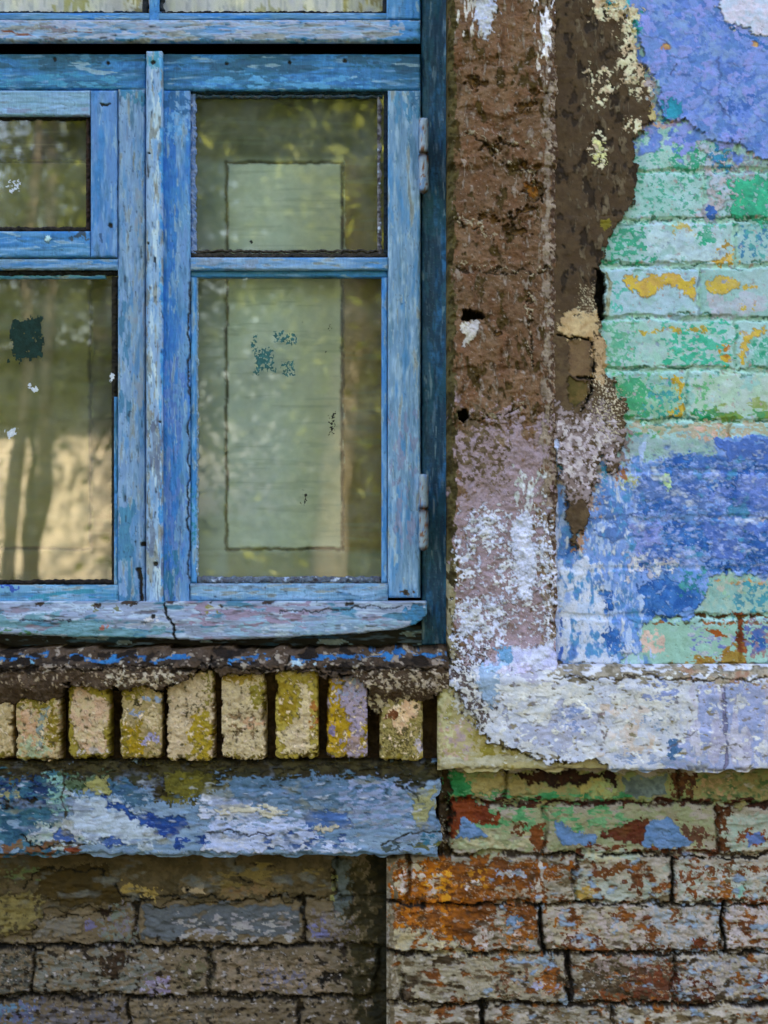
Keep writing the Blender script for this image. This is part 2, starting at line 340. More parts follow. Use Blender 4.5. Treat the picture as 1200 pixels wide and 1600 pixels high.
g.p(rect(1040, 505, 1140, 572), '#28ae90', '#4cb8a4', .58, 22, 10, 'f', .6, 1, h=.3)
g.p(rect(1005, 512, 1110, 521), Y1, '#a89048', .62, 5, 5, 'f'); g.p(rect(1125, 538, 1146, 566), '#c07828', Y1, .75, 8, 8, 'f')
g.p([(1156, 515), (1195, 514), (1192, 524), (1175, 530), (1168, 570), (1158, 572)], Y1, '#d0a85c', .92, 6, 6, 'f', h=.5); g.p(rect(1172, 525, 1215, 575), '#2aa88c', '#80b8b0', .7, 10, 8, 'f')
g.p(rect(960, 585, 1070, 655), '#88b49c', '#98b8a8', .8, 12, 6)
g.p(rect(962, 590, 1012, 652), '#3fa27c', '#46b07c', .85, 20, 8, 'f', h=.3); g.p(rect(1010, 600, 1068, 650), '#38a88c', '#3f9ca8', .5, 18, 8, 'f')
g.p([(1028, 590), (1068, 588), (1068, 625), (1066, 650), (1045, 652), (1058, 630), (1058, 604)], Y1, '#b8902c', .75, 7, 6, 'f', h=.4)
g.p(rect(1082, 583, 1215, 655), '#a5bfb0', '#aebcbc', .9, 8, 6, 'm'); g.p(rect(1085, 590, 1110, 640), '#6cbc88', None, .5, 15, 8, 'f')
g.p(rect(1130, 618, 1190, 640), '#8fa462', '#a8b084', .7, 16, 8, 'm', .4, 1); g.p(rect(1085, 640, 1210, 657), '#4fa070', '#7fa050', .65, 8, 6, 'f', .4, 1); g.p(rect(1085, 643, 1110, 655), '#12a070', None, .9, 5, 5, 'f')
g.p(rect(975, 660, 1215, 684), '#a9a48c', '#b8a898', .65, 8, 6, 'f', .6, 1); g.p(rect(975, 680, 1140, 722), '#8fb0ac', '#9aacb8', .95, 8, 6)
g.p(rect(980, 668, 1030, 682), '#5cb074', None, .5, 8, 6, 'f')
g.p(rect(1080, 664, 1135, 682), '#c09870', '#d0a8a0', .55, 8, 6, 'f')
g.p(rect(965, 205, 1215, 660), '#b49a94', '#8a9cb8', .10, 20, 6, 'f', h=-.3)
# rows below the blue
g.p(rect(1100, 888, 1215, 962), '#86b0b2', '#a0b4ac', .95, 8, 6, 'm', h=.2); g.p(rect(1150, 895, 1215, 958), '#3f9cb4', '#4c90a8', .5, 16, 8, 'f')
g.p(rect(1120, 905, 1200, 912), '#d8a06c', None, .5, 5, 6, 'f'); g.p(rect(1120, 890, 1170, 930), '#b8b0ac', '#90b8a0', .4, 14, 8, 'f')
g.p(rect(995, 972, 1215, 1038), '#93b8ae', '#8fb4a8', .95, 8, 6); g.p(rect(1080, 985, 1150, 1030), '#6c78bc', '#b8b8bc', .45, 14, 8, 'f', .5, 1)
g.p(rect(1000, 990, 1035, 1020), '#d8b4ac', None, .75, 9, 6, 'f'); g.p([(1105, 983), (1122, 984), (1135, 995), (1118, 994)], '#b4541c', '#a06030', 1, 4, 4, 'f')
g.p(rect(1095, 972, 1150, 978), '#c07048', None, .6, 4, 4, 'f'); g.p(rect(1165, 970, 1215, 1030), '#a87f7c', '#4c6cb8', .7, 12, 8, 'f'); g.p(ell(1180, 1000, 16, 9), '#2f68b4', None, .8, 8, 5, 'f')
g.p([(1145, 955), (1162, 955), (1164, 1036), (1150, 1036), (1152, 1000), (1152, 970)], '#b05a38', '#8c4424', 1, 5, 4, 'f', h=-.6); g.p([(1130, 1025), (1155, 1005), (1162, 1040), (1060, 1046), (1055, 1036)], '#9c6428', '#a8843c', .9, 8, 6, 'f', .5, 1)
g.p([(1060, 963), (1215, 965)], '#6a4018', '#8c5c24', .85, 2, 4, 'f', h=-2, line=2.2)
g.p([(985, 972), (1200, 974)], '#a8683c', '#6a6a50', .5, 2, 4, 'f', h=-1, line=2)
# blue coat, middle
B = [(866, 690), (885, 700), (900, 745), (930, 770), (940, 705), (958, 700), (960, 738), (985, 716), (1010, 728), (1030, 720), (1060, 713), (1086, 709), (1110, 722), (1128, 690), (1200, 680), (2520, 650), (2520, 892), (1200, 892), (1150, 893), (1105, 905), (1098, 940), (1090, 963), (1000, 970), (996, 1020), (975, 1022), (975, 1046), (864, 1048)]
g.p(B, '#5f8cd0', '#7c9ade', 1, 5, 9, 'f', h=1.6, rim='#a8b4c8'); g.cover(g.last, .6)
g.p([(868, 700), (985, 760), (985, 960), (960, 1045), (866, 1046)], '#7f9cdc', '#6f90d8', .75, 20, 10, 'm', 1, .35, h=.4)
g.p(rect(860, 690, 1010, 1046), '#a8b8e0', '#9fb0dc', .38, 14, 8, 'f', 1, .25, h=.3)
g.p([(868, 880), (930, 880), (955, 930), (958, 985), (975, 1020), (960, 1048), (866, 1048)], '#b2bcde', '#c4c4dc', .88, 14, 10, 'm', h=.9, rim='#e0dce4')
for (a, b, c, d, co, cv) in [(1000, 735, 1105, 800, '#5f7ec4', .8), (1115, 735, 1215, 800, '#7088d8', .85), (1110, 812, 1215, 885, '#5878cc', .8), (1120, 690, 1215, 725, '#4f74c8', .9), (990, 812, 1040, 860, '#8c96e0', .75), (930, 770, 990, 830, '#5c80c8', .8)]:
    g.p(rect(a, b, c, d), co, None, cv, 18, 10, 'm', .6, 1, h=.5, rim='#96a4dc')
DB = '#1f5fb4'
for P in ([(1036, 828), (1050, 815), (1070, 822), (1105, 822), (1108, 860), (1090, 868), (1080, 850), (1045, 858)], [(1003, 915), (1040, 895), (1075, 915), (1090, 930), (1098, 950), (1060, 962), (1000, 962)], [(1030, 725), (1050, 715), (1090, 712), (1080, 730), (1035, 742)],
          [(1140, 742), (1170, 728), (1215, 730), (1215, 742), (1165, 742), (1145, 752)], [(1105, 755), (1130, 752), (1145, 762), (1115, 768)], [(1108, 880), (1160, 872), (1215, 880), (1215, 892), (1108, 896)], rect(1165, 835, 1200, 870), rect(1004, 785, 1030, 797), ell(888, 850, 12, 25), ell(958, 1000, 14, 18), rect(940, 920, 955, 960)):
    g.p(P, DB, '#3a78c8', .88, 8, 8, 'f', h=-.6, rim='#8ea8dc')
for P in ([(940, 710), (952, 700), (956, 730), (945, 748), (930, 760)], ell(888, 838, 9, 20), ell(877, 715, 5, 22)): g.p(P, '#1c8cc0', '#4f9cc8', .9, 8, 6, 'f', 1, .4)
g.p(rect(1058, 895, 1100, 925), '#1c7c98', '#48a0a8', .6, 12, 8, 'f')
WH = '#d4cdd6'
g.p([(975, 868), (1000, 862), (1055, 872), (1052, 890), (1000, 900), (978, 906)], WH, '#b8b0c8', .75, 9, 8, 'f', h=.5, rim='#7484b8'); g.p(rect(1000, 865, 1050, 895), '#3f6cc0', None, .35, 10, 8, 'f')
g.p(ell(1043, 752, 9, 12), '#bcd4a4', None, .9, 5, 5, 'f'); g.p(rect(970, 740, 998, 768), '#c4b88c', '#a8b890', .6, 9, 8, 'f'); g.p(rect(1055, 855, 1095, 885), '#a4b0e4', None, .8, 10, 8, 'f')
g.p(ell(967, 735, 9, 15), '#bc7448', '#a86c4c', .85, 8, 6, 'f'); g.p(rect(895, 800, 915, 865), '#b0806c', '#c89884', .75, 9, 8, 'f'); g.p(rect(905, 740, 935, 800), '#a88c8c', '#b49898', .7, 14, 8, 'f')
g.p(rect(1120, 810, 1215, 814), '#c8b0c0', None, .6, 3, 3, 'f', .5, 1)
g.p(rect(1000, 700, 1215, 890), '#3f68bc', '#3a6cc0', .2, 14, 8, 'm', .6, 1, h=-.5, ts=.3); g.p(rect(985, 715, 1215, 890), '#9aa8e4', None, .16, 14, 8, 'f', .6, 1, h=.4, ts=.25)
for co, cv, k_ in (('#3c92c0', .10, 'm'), ('#c2c6dc', .10, 'm'), ('#2460bc', .09, 'm'), ('#8ca0dc', .14, 'f')): g.p(rect(985, 700, 1300, 900), co, None, cv, 16, 10, k_, .7, 1.1, h=.6 if co != '#1c58b4' else -.6, ts=.14)
g.p(rect(870, 760, 1000, 1030), '#5c84cc', '#4c90c8', .28, 16, 10, 'm', 1.2, .7, ts=.2); g.p(rect(870, 740, 990, 1030), '#d0d0e0', None, .12, 16, 10, 'f', 1, .5, h=.6, ts=.15)
# lilac blue coat, top
T = [(925, -720), (2520, -720), (2520, 258), (1200, 256), (1172, 244), (1150, 226), (1112, 214), (1085, 200), (1062, 193), (1038, 190), (1030, 160), (1020, 118), (1004, 92), (1000, 60), (985, 30), (960, 10), (930, -5)]
g.p(T, '#6d8cd2', '#7c90dc', 1, 4, 8, 'f', h=4.5, rim='#a8b0d4', rw=.04); g.cover(g.last)
g.p(rect(1000, -300, 1300, 240), '#6684d8', '#7f9ad4', .55, 30, 14, 'c', h=.5); g.p(rect(1000, -100, 1215, 240), '#8b90dc', '#8494dc', .3, 24, 12, 'm', h=.4, rim='#6a84cc'); g.p(rect(990, -100, 1215, 235), '#5678cc', '#5f86cc', .25, 24, 12, 'm', h=-.3)
g.p([(1105, -720), (2520, -720), (2520, 120), (1260, 90), (1200, 62), (1165, 50), (1135, 35), (1120, 12)], '#b6bedc', '#cbbfda', 1, 4, 7, 'f', h=2.5, rim='#dfe4ec')
g.p([(1130, 40), (1165, 56), (1200, 72)], '#4478c8', None, .8, 3, 5, 'f', line=3)
for (x, y, rx, ry) in [(1041, 76, 8, 6), (1177, 73, 8, 6)]: g.p(ell(x, y, rx, ry), '#d0a068', '#c08878', .9, 4, 4, 'f', h=-1)
g.p([(1037, 152), (1060, 158), (1062, 180), (1040, 190)], '#138cb4', '#1c98bc', 1, 5, 6, 'f', h=-.6); g.p(rect(930, -60, 980, 16), '#159cc0', '#58b8cc', .85, 8, 8, 'f'); g.p(rect(990, 25, 1004, 60), '#30a4b0', None, .7, 8, 5, 'f')
g.p(rect(1125, 150, 1175, 180), '#4a74cc', None, .6, 14, 8, 'f'); g.crack([(1120, 90), (1128, 120), (1118, 160), (1140, 190)], .8, -.6, '#5f74bc'); g.crack([(1055, 100), (1050, 118)], .8, -.6, '#48589c')
g.p(rect(990, 185, 1060, 200), '#8880b8', '#d0a898', .6, 5, 6, 'f')
# brown cement, thick, broken edge
BR = [(860, -720), (926, -720), (928, 0), (948, 15), (978, 20), (986, 60), (992, 100), (1010, 115), (1018, 150), (1026, 182), (1006, 192), (992, 222), (996, 280), (990, 318), (968, 342), (955, 352), (946, 372), (942, 400), (934, 430), (936, 480), (938, 520), (944, 555), (947, 585), (962, 606), (974, 632), (980, 655), (972, 690), (970, 735), (955, 738), (942, 700), (928, 760), (918, 800), (900, 860), (890, 812), (880, 760), (872, 700), (858, 690)]
g.p(BR, '#614834', '#70573f', 1, 2.5, 7, 'f', h=8, rim='#a08868', rw=.03); BM = g.last; g.cover(BM)
g.p(rect(862, -300, 1000, 480), '#4c3524', '#543c26', .5, 30, 12, 'c', h=-.6, clip=BM, blend=True); g.p(rect(900, -300, 1000, 470), '#66523f', '#7a6652', .26, 20, 12, 'f', 1, .35, h=.5, clip=BM); g.p(rect(862, -300, 1000, 480), '#8c7a66', None, .05, 20, 12, 'x', 1, .5, h=.5, clip=BM); g.p(rect(862, -300, 1000, 480), '#3c2a1c', '#443020', .2, 20, 12, 'm', 1, .6, h=-1.4, clip=BM)
for (a, b, c, d, cv) in [(924, -80, 984, 30, .75), (968, 20, 998, 130, .72), (985, 105, 1018, 150, .5), (918, 105, 955, 165, .42), (925, 212, 943, 262, .62), (982, 188, 1004, 206, .8), (948, 5, 990, 30, .6)]:
    g.p(rect(a, b, c, d), '#c6a68e', '#d8cdb4', cv, 12, 7, 'f', h=.8)
g.p(rect(927, 218, 942, 258), '#dcd4a0', '#cfc488', .7, 8, 6, 'f', h=.6); g.p(ell(1020, 176, 7, 12), '#c8b080', None, .9, 5, 4, 'f'); g.p(ell(1020, 145, 8, 22), '#7fa8c0', '#c09c8c', .8, 6, 5, 'f')
g.p(ell(1016, 128, 8, 10), '#b8a4ac', None, .8, 5, 5, 'f')
g.p(ell(945, 352, 8, 9), '#8a7a28', None, .9, 4, 4, 'f')
g.p([(874, 492), (900, 485), (938, 484), (940, 522), (905, 530), (876, 522)], '#b8926c', '#c8a884', .95, 7, 8, 'f', h=1, rim='#e0c8a8'); g.p(rect(900, 445, 935, 500), '#8c7460', '#b8a890', .4, 12, 6, 'x')
g.p([(888, 532), (924, 530), (924, 586), (888, 586)], '#85664a', '#7c5c44', 1, 3, 3, 'f', h=-1.5); g.crack([(872, 524), (890, 529), (922, 530), (926, 560), (924, 590)], 1.6, -5, '#1c1208', 3); g.crack([(900, 589), (925, 593)], 2.2, -6, '#150d06', 2)
g.p([(884, 592), (922, 598), (914, 625), (895, 640), (885, 625)], '#66562c', '#7c6038', 1, 4, 4, 'f', h=-3)
g.p([(927, 528), (942, 530), (948, 580), (935, 600), (926, 590)], '#b08c6c', '#c4a080', .9, 6, 5, 'f')
g.crack([(922, 600), (920, 625), (905, 642)], 2, -5, '#1c1408')
g.p([(866, 640), (905, 650), (940, 620), (975, 670), (968, 735), (930, 700), (925, 790), (880, 770), (866, 700)], '#a08c94', '#8c7474', .8, 22, 10, 'f', h=.6); g.p(rect(925, 590, 975, 690), '#d0bca8', None, .35, 16, 6, 'x', h=.5)
g.p(rect(860, 655, 960, 760), '#b8a4b4', '#c4b4bc', .45, 18, 8, 'f')
g.p([(929, 418), (943, 424), (946, 455), (942, 496), (935, 500), (929, 460)], '#150f0a', '#20170c', 1, 2, 3, 'f', h=-22)
g.p([(947, 428), (952, 440), (950, 480), (946, 495)], '#a8b0a8', '#88805c', 1, 2, 3, 'f', h=1, line=2.6)
g.p([(864, 690), (866, 1046)], '#b8bce0', '#a0acd8', .9, 3, 3, 'f', 1, .3, h=.5, line=7)
g.p([(880, 960), (873, 1048)], '#3f66c0', '#5478c8', .7, 5, 3, 'f', 1, .3, line=3)
g.p([(868, 1044), (1000, 1047), (1230, 1046)], '#6f6254', '#a09488', .85, 6, 5, 'f', .4, 1, h=-1.5, line=7)
g.punch(1.25, 1.0); g.tone(.92, .95, .90); g.grime(2.2, .34, .6); g.craze(rect(866, -300, 1300, 1045), .010, .5, .45, -.7); g.craze(rect(866, 690, 1300, 1045), .02, .6, .35, -.7, 'f'); build('painted_brickwork', [g], M_wall, wall)['label'] = 'brickwork in green, yellow and lilac blue flaking paint with a torn edge of brown cement'

# ---- plaster surround beside the window
g = Grid(700, -700, 870, 1058, 12, 1.35, 130)
g.base('#71503a', '#7e6650', 'm', 1, .5); g.rough(4, 'm'); g.rough(1.21, 'f'); g.rough(0.35, 'x')
g.p(rect(700, -700, 870, 660), '#6c4630', '#6a4c3a', .5, 30, 12, 'm', 1, .35, blend=True)
rb = [(-700 + 80 * k, -620 + 80 * k, [785 if k % 2 else 846]) for k in range(17)] + [(660, 1058, [600])]; g.bricks(rb, 8, 1.5, None, .10, 8, 1, 130, 3)
g.grime(5, .22, .6); g.p(rect(700, -300, 870, 700), '#7c6a5c', '#87766c', .15, 20, 12, 'f', 1, .35, h=.7); g.p(rect(700, -300, 870, 700), '#4c3a1e', '#54401f', .16, 20, 10, 'm', 1, .6, h=-1.2); g.p(rect(700, -300, 870, 700), '#94847a', None, .08, 20, 8, 'f', h=.8); g.craze(rect(700, -300, 870, 1050), .016, .55, .5, -1.6)
g.p(rect(700, -300, 870, 640), '#a8988e', None, .07, 20, 8, 'x', h=.5)
g.p(rect(700, 655, 870, 1070), '#907c84', '#8a7478', 1, 60, 20, 'm', h=.4); g.p(rect(700, 640, 790, 760), '#6f5c48', '#5c4a38', .5, 40, 14, 'f')
g.p(rect(848, -700, 870, 1010), '#8d7c6e', '#7c6a5e', .75, 8, 4, 'f', 1, .4, h=.8); g.p(rect(858, -700, 872, 1000), '#564034', None, .5, 5, 3, 'f')
g.p(rect(694, -700, 712, 1050), '#3a3016', '#5c5030', .9, 5, 4, 'f', 1, .3); g.p(rect(694, 880, 708, 1050), '#8c8064', None, .7, 6, 4, 'f', 1, .3)
LW, LW2 = '#aeb0c6', '#b8b6be'
g.p([(742, -200), (778, -200), (776, 20), (768, 42), (754, 55), (744, 35)], '#9c9eb4', '#a8a8b0', .95, 10, 8, 'f', 1, .6, h=1.2, rim='#b8a8a0'); g.p(rect(720, -100, 745, 60), '#b8b0ac', None, .35, 12, 8, 'f', 1, .3)
g.p([(822, -200), (880, -200), (872, 20), (852, 90), (838, 40)], '#cac2cc', LW2, .52, 12, 8, 'f', 1, .25, h=.8); g.p(ell(850, 100, 12, 40), '#c0b4b0', None, .3, 10, 6, 'f', 1, .5); g.p(ell(852, 60, 6, 30), '#d8d4e0', None, .4, 8, 6, 'f', 1, .3)
for (x, y, rx, ry) in [(822, 168, 14, 9), (840, 148, 12, 4), (832, 260, 16, 6), (835, 300, 14, 16), (760, 340, 14, 7), (745, 130, 16, 6), (808, 360, 18, 7), (770, 230, 14, 5), (818, 330, 24, 4), (780, 520, 10, 4)]:
    g.p(ell(x, y, rx, ry), '#5a4634', '#6a4a28', .95, 8, 7, 'f', h=-5)
g.p(ell(830, 298, 14, 14), '#7a4824', '#8a5a20', .8, 8, 6, 'f', h=-1)
for (P, wd) in [([(712, 418), (770, 420), (820, 426), (862, 424)], 2), ([(722, 210), (760, 222), (790, 260)], 1.5), ([(800, 265), (835, 272), (845, 310)], 1.8), ([(712, 345), (750, 355), (770, 372)], 1.8), ([(826, 450), (828, 570)], 1.4), ([(720, 655), (770, 648), (820, 640)], 1.5), ([(780, 215), (830, 232)], 1.5)]:
    g.p(P, '#40301f', '#4c3c2a', .75, 2, 8, 'f', h=-2.5, line=wd); g.p([(a, b - 4) for a, b in P], '#9a8a74', None, .55, 3, 8, 'f', h=1, line=2)
g.p([(722, 502), (752, 502), (746, 520), (735, 538), (722, 540)], '#a39a9a', '#b0a8a0', 1, 4, 5, 'f', h=.8)
g.p([(722, 487), (735, 485), (758, 493), (758, 500), (722, 500)], '#120c08', '#1c120a', 1, 2, 3, 'f', h=-24); g.p([(714, 643), (728, 640), (734, 650), (724, 660), (716, 656)], '#120c08', '#1c120a', 1, 2, 3, 'f', h=-22)
g.p(rect(806, 735, 846, 800), LW2, '#9c9c98', .55, 12, 8, 'f', 1, .5, h=.7); g.p([(802, 805), (825, 795), (832, 815), (838, 800), (830, 940), (812, 935), (806, 880), (796, 850)], LW, '#b4b4c8', 1, 5, 6, 'f', h=.8, rim=LW2)
for (a, b, c, d, cv) in [(735, 795, 785, 855, .6), (715, 790, 870, 1000, .20), (712, 845, 742, 905, .62), (780, 860, 815, 945, .5), (845, 845, 868, 1000, .55), (836, 810, 862, 905, .35), (712, 935, 790, 1000, .62), (720, 945, 745, 990, .9), (765, 945, 785, 970, .8), (707, 985, 770, 1060, .55), (745, 810, 770, 840, .7)]:
    g.p(rect(a, b, c, d), LW2, LW, cv, 14, 9, 'f', h=.8)
g.p(rect(704, 1000, 770, 1060), '#4c3c38', '#5f4c48', .35, 10, 8, 'x', h=-.6)
g.p([(785, 1014), (810, 1006), (832, 1012), (850, 1000), (870, 998), (870, 1062), (745, 1062), (752, 1040)], '#9c9bb8', '#a8a8b8', 1, 5, 7, 'f', h=1.2, rim='#e2dfe2'); g.p([(776, 1012), (796, 1010), (796, 1062), (745, 1062), (750, 1040), (776, 1036)], '#93abce', '#86a0c0', 1, 5, 6, 'f', h=1)
g.p(rect(774, 1012, 796, 1034), '#5f8cb0', None, .85, 5, 4, 'f'); g.p([(780, 1040), (870, 1036), (870, 1052), (785, 1056)], '#a8a0bc', '#b8b4cc', .7, 8, 6, 'm', .5, 1)
g.p([(798, 1040), (797, 1062)], '#50647c', None, 1, 1, 2, 'f', line=1)
g.punch(1.2, 1.0); g.H += 20 * sst((g.Y - 985) / 70); g.edge(13, 5, 'l', 'm'); g.wave('r', 5, 18); g.edge(9, 4, 'r', 'f', 7)
build('plaster_surround', [g], M_plaster, wall)['label'] = 'brown cement render band beside the window, mauve and white flecked lower down'

# ---- projecting ledge band
g = Grid(684, 1040, 2500, 1204, 34, 1.35, 140)
g.base('#b4a678', '#c0b090', 'm', .5, 1); g.rough(3, 's', .6, 1); g.rough(.7, 'f', .6, 1); g.rough(.2, 'x')
g.p(rect(684, 1060, 708, 1195), '#c8c0a0', '#a89c60', .8, 8, 6, 'f', 1, .4, h=.4); g.p(rect(690, 1130, 740, 1185), '#c8a898', '#b8a0a8', .45, 14, 8, 'f')
g.p([(740, 1120), (770, 1165), (830, 1185), (800, 1196), (740, 1180)], '#a0903c', '#b8a468', .75, 10, 8, 'f'); g.p(rect(690, 1178, 860, 1200), '#c4bcae', '#b8ac90', .8, 8, 6, 'f', .3, 1)
RD = [(694, 1030), (706, 1066), (716, 1078), (722, 1098), (738, 1124), (752, 1146), (776, 1166), (806, 1172), (830, 1182), (868, 1190), (905, 1196), (945, 1190), (960, 1212), (2520, 1214), (2520, 1030)]
g.p(RD, '#bdc0da', '#cdcbd8', 1, 2, 6, 'f', h=9, rim='#3c2f1c', rw=.035)
g.p([(690, 1035), (745, 1035), (740, 1070), (762, 1095), (770, 1120), (748, 1140), (720, 1098)], '#5c4a48', '#7c6c70', .7, 12, 8, 'f', h=-1); g.p(rect(700, 1035, 765, 1130), '#d4cfd4', None, .42, 14, 8, 'f', h=.6)
g.p([(742, 1044), (778, 1040), (780, 1092), (768, 1100), (750, 1080)], '#90a8cc', '#9cb0d0', .95, 7, 6, 'f', h=.6)
g.p(rect(785, 1040, 880, 1070), '#aaa6c2', '#b8b8cc', .6, 14, 8, 'm', .4, 1); g.p(rect(780, 1060, 1060, 1120), '#d4cfd2', '#c8c8d4', .6, 20, 10, 'm', .5, 1, h=.5)
g.p([(780, 1090), (800, 1130), (850, 1135), (860, 1110), (880, 1100), (930, 1110), (935, 1150), (880, 1170), (800, 1165)], '#aeb4d8', '#b8b8d8', .85, 8, 8, 'm', h=-.5, rim='#e8e2e4'); g.p(rect(855, 1100, 920, 1140), '#8fa0d4', None, .35, 14, 8, 'f', .5, 1)
g.p([(880, 1098), (900, 1096), (918, 1104), (920, 1118)], '#ece8ea', None, 1, 2, 4, 'f', line=1.8)
g.p(rect(1010, 1060, 1060, 1100), '#8c98cc', '#98a4d4', .5, 12, 8, 'f', .5, 1); g.p(rect(1000, 1120, 1045, 1145), '#94a8cc', None, .4, 12, 8, 'f', .5, 1); g.p(rect(940, 1100, 1010, 1180), '#d0bcb8', '#ccc4cc', .5, 14, 10, 'm')
g.p([(1040, 1165), (1052, 1150), (1080, 1138), (1090, 1110), (1090, 1070), (1215, 1060), (1330, 1080), (1330, 1204), (1040, 1204)], '#98a4d6', '#a8aedc', .85, 10, 8, 'm', 1, .5, h=.5, rim='#dcd8e0'); g.p(rect(1080, 1060, 1215, 1195), '#c4c0da', '#b0acd0', .42, 14, 8, 'm', 1, .3)
g.p([(1040, 1168), (1052, 1158), (1062, 1165), (1058, 1182), (1042, 1186)], '#44709c', '#5880b8', .9, 6, 5, 'f'); g.crack([(1040, 1168), (1060, 1155), (1085, 1142)], 1, -1, '#787484')
g.p([(1130, 1075), (1132, 1195)], '#8c86b0', '#7c7ca8', .8, 4, 4, 'f', 1, .3, h=-1, line=3.5); g.p([(940, 1070), (942, 1190)], '#b09aa4', None, .4, 4, 5, 'f', h=-1, line=2.5)
g.p(rect(960, 1178, 1100, 1200), '#8fa4d4', '#a8acc8', .55, 10, 6, 'f', .5, 1); g.p(rect(868, 1040, 1250, 1062), '#857868', '#a89c90', .7, 10, 6, 'f', .35, 1, h=-1); g.p(rect(1060, 1045, 1215, 1068), '#a87c68', '#b0a090', .5, 10, 6, 'f', .4, 1)
g.p(rect(770, 1045, 1250, 1195), '#dedce2', None, .14, 14, 8, 'f', .6, 1, h=.4); g.p(rect(770, 1045, 1250, 1195), '#8a8494', '#96886e', .12, 14, 8, 'f', .6, 1, h=-.4); g.p(rect(1200, 1040, 2500, 1204), '#9ca8d4', '#c4bcd0', .5, 20, 10, 'c')
g.p([(742, 1128), (790, 1172), (900, 1194)], '#8a7a50', '#5c4c30', .6, 4, 6, 'f', h=-1, line=2.5)
g.crack([(868, 1060), (1000, 1057), (1120, 1062), (1300, 1058)], 1.1, -2, '#5a4a40')
g.craze(rect(684, 1045, 1300, 1200), .013, .55, .4, -.8, 'm', .7, 1); g.H -= 12 * (1 - sst((g.Y - 1038) / 26)); g.punch(1.3, 1.05); g.tone(.88, .87, .80); g.wave('b', 9, 36); g.edge(6, 5, 'tb', 'm'); g.edge(9, 4, 'l', 'f')
build('ledge_band', [g], M_wall, wall)['label'] = 'projecting ledge of lilac white limewash with a cream brick end'

# ---- lower right brickwork
g = Grid(604, 1196, 2500, 2060, 0, 1.35, 120)
g.base('#8f8a82', '#9a9294', 'm', .7, 1); g.rough(4, 'm', .6, 1); g.rough(1.32, 'f', .7, 1); g.rough(0.35, 'x')
RB, RO = '#6f4120', '#a4651c'
rl = [(1150, 1254, [1060]), (1254, 1334, [700, 850, 1121]), (1334, 1412, [899, 1051]), (1412, 1488, [846, 1129]), (1488, 1568, [887, 1052]), (1568, 1646, [755, 960]), (1646, 1724, [850, 1120]), (1724, 1802, [750, 1010]), (1802, 1880, [860, 1130]), (1880, 1960, [760, 1010]), (1960, 2060, [860, 1120])]
g.p(rect(604, 1340, 2500, 2060), '#a39a92', '#a8a2a8', .45, 20, 12, 'm', .6, 1, h=.4, ts=.3); g.p(rect(604, 1340, 1300, 2060), '#7a6c58', '#6c5c48', .3, 20, 12, 'm', .6, 1.2, h=-.4, ts=.2)
g.bricks(rl, 5.5, 7, '#4a382a', .10, 4, .85, bh=3)
# course 1: green and brown under the ledge
g.p(rect(690, 1205, 2500, 1256), '#7d8c62', '#90845c', .9, 10, 8, 'm', .4, 1, h=.6); g.p([(688, 1208), (735, 1215), (750, 1240), (730, 1250), (695, 1232)], '#18804c', '#2c8c5c', .95, 8, 8, 'f', h=.5); g.p(rect(700, 1236, 980, 1252), '#2f8c60', '#5f9c70', .55, 7, 7, 'f', .3, 1)
g.p([(740, 1212), (790, 1208), (840, 1225), (840, 1240), (750, 1240)], '#93855a', '#a09468', .9, 8, 8, 'f', h=.5); g.p([(900, 1220), (930, 1212), (955, 1222), (958, 1245), (905, 1246)], '#a0935c', '#8fa070', .9, 8, 7, 'f', h=.5)
g.p([(800, 1206), (960, 1206), (968, 1230), (955, 1228), (940, 1214), (900, 1224), (870, 1232), (830, 1220)], '#33180c', '#4a2814', .95, 5, 6, 'f', h=-4); g.p([(970, 1212), (1045, 1212), (1045, 1242), (972, 1242)], '#55646c', '#6c7c84', .92, 6, 6, 'm', .5, 1, h=.3)
g.p(rect(1050, 1206, 1085, 1246), '#4a2818', '#6c4424', .85, 8, 6, 'f'); g.p(rect(1085, 1210, 1215, 1252), '#4f6c44', '#8a7c58', .7, 14, 8, 'f', .5, 1); g.p(rect(1095, 1215, 1150, 1245), '#a88c70', None, .4, 12, 8, 'f')
g.p(rect(700, 1250, 2500, 1262), '#5c2c18', '#4a2410', .6, 5, 5, 'f', .4, 1, h=-1)
# course 2
g.p(rect(700, 1262, 1120, 1330), '#8c9478', '#949080', .85, 12, 8, 'm', .4, 1, h=.4); g.p(rect(740, 1262, 980, 1300), '#4a9468', '#6ca07c', .5, 14, 8, 'f', .4, 1)
g.p([(700, 1248), (740, 1252), (775, 1268), (775, 1285), (745, 1290), (730, 1275), (715, 1290), (700, 1325)], '#7a3214', '#8c4018', .95, 6, 8, 'f', h=-1)
g.p(rect(715, 1305, 850, 1325), '#a8a088', '#98a48c', .7, 8, 7, 'f', .4, 1); g.p([(822, 1290), (850, 1288), (850, 1325), (828, 1320)], RB, '#86481c', .9, 6, 6, 'f'); g.p(rect(800, 1285, 825, 1300), RB, None, .7, 6, 6, 'f')
g.p([(935, 1312), (950, 1300), (975, 1285), (990, 1280), (1015, 1285), (1010, 1318), (990, 1322)], RB, '#6a2c14', .95, 6, 7, 'f', h=-.5); g.p(rect(900, 1320, 1120, 1336), '#7a4020', '#5c3018', .6, 6, 6, 'f', .5, 1); g.p([(1055, 1285), (1085, 1290), (1110, 1300), (1118, 1318), (1070, 1322)], '#7c4024', '#6a4a3c', .8, 8, 7, 'f')
BL = '#587fba'
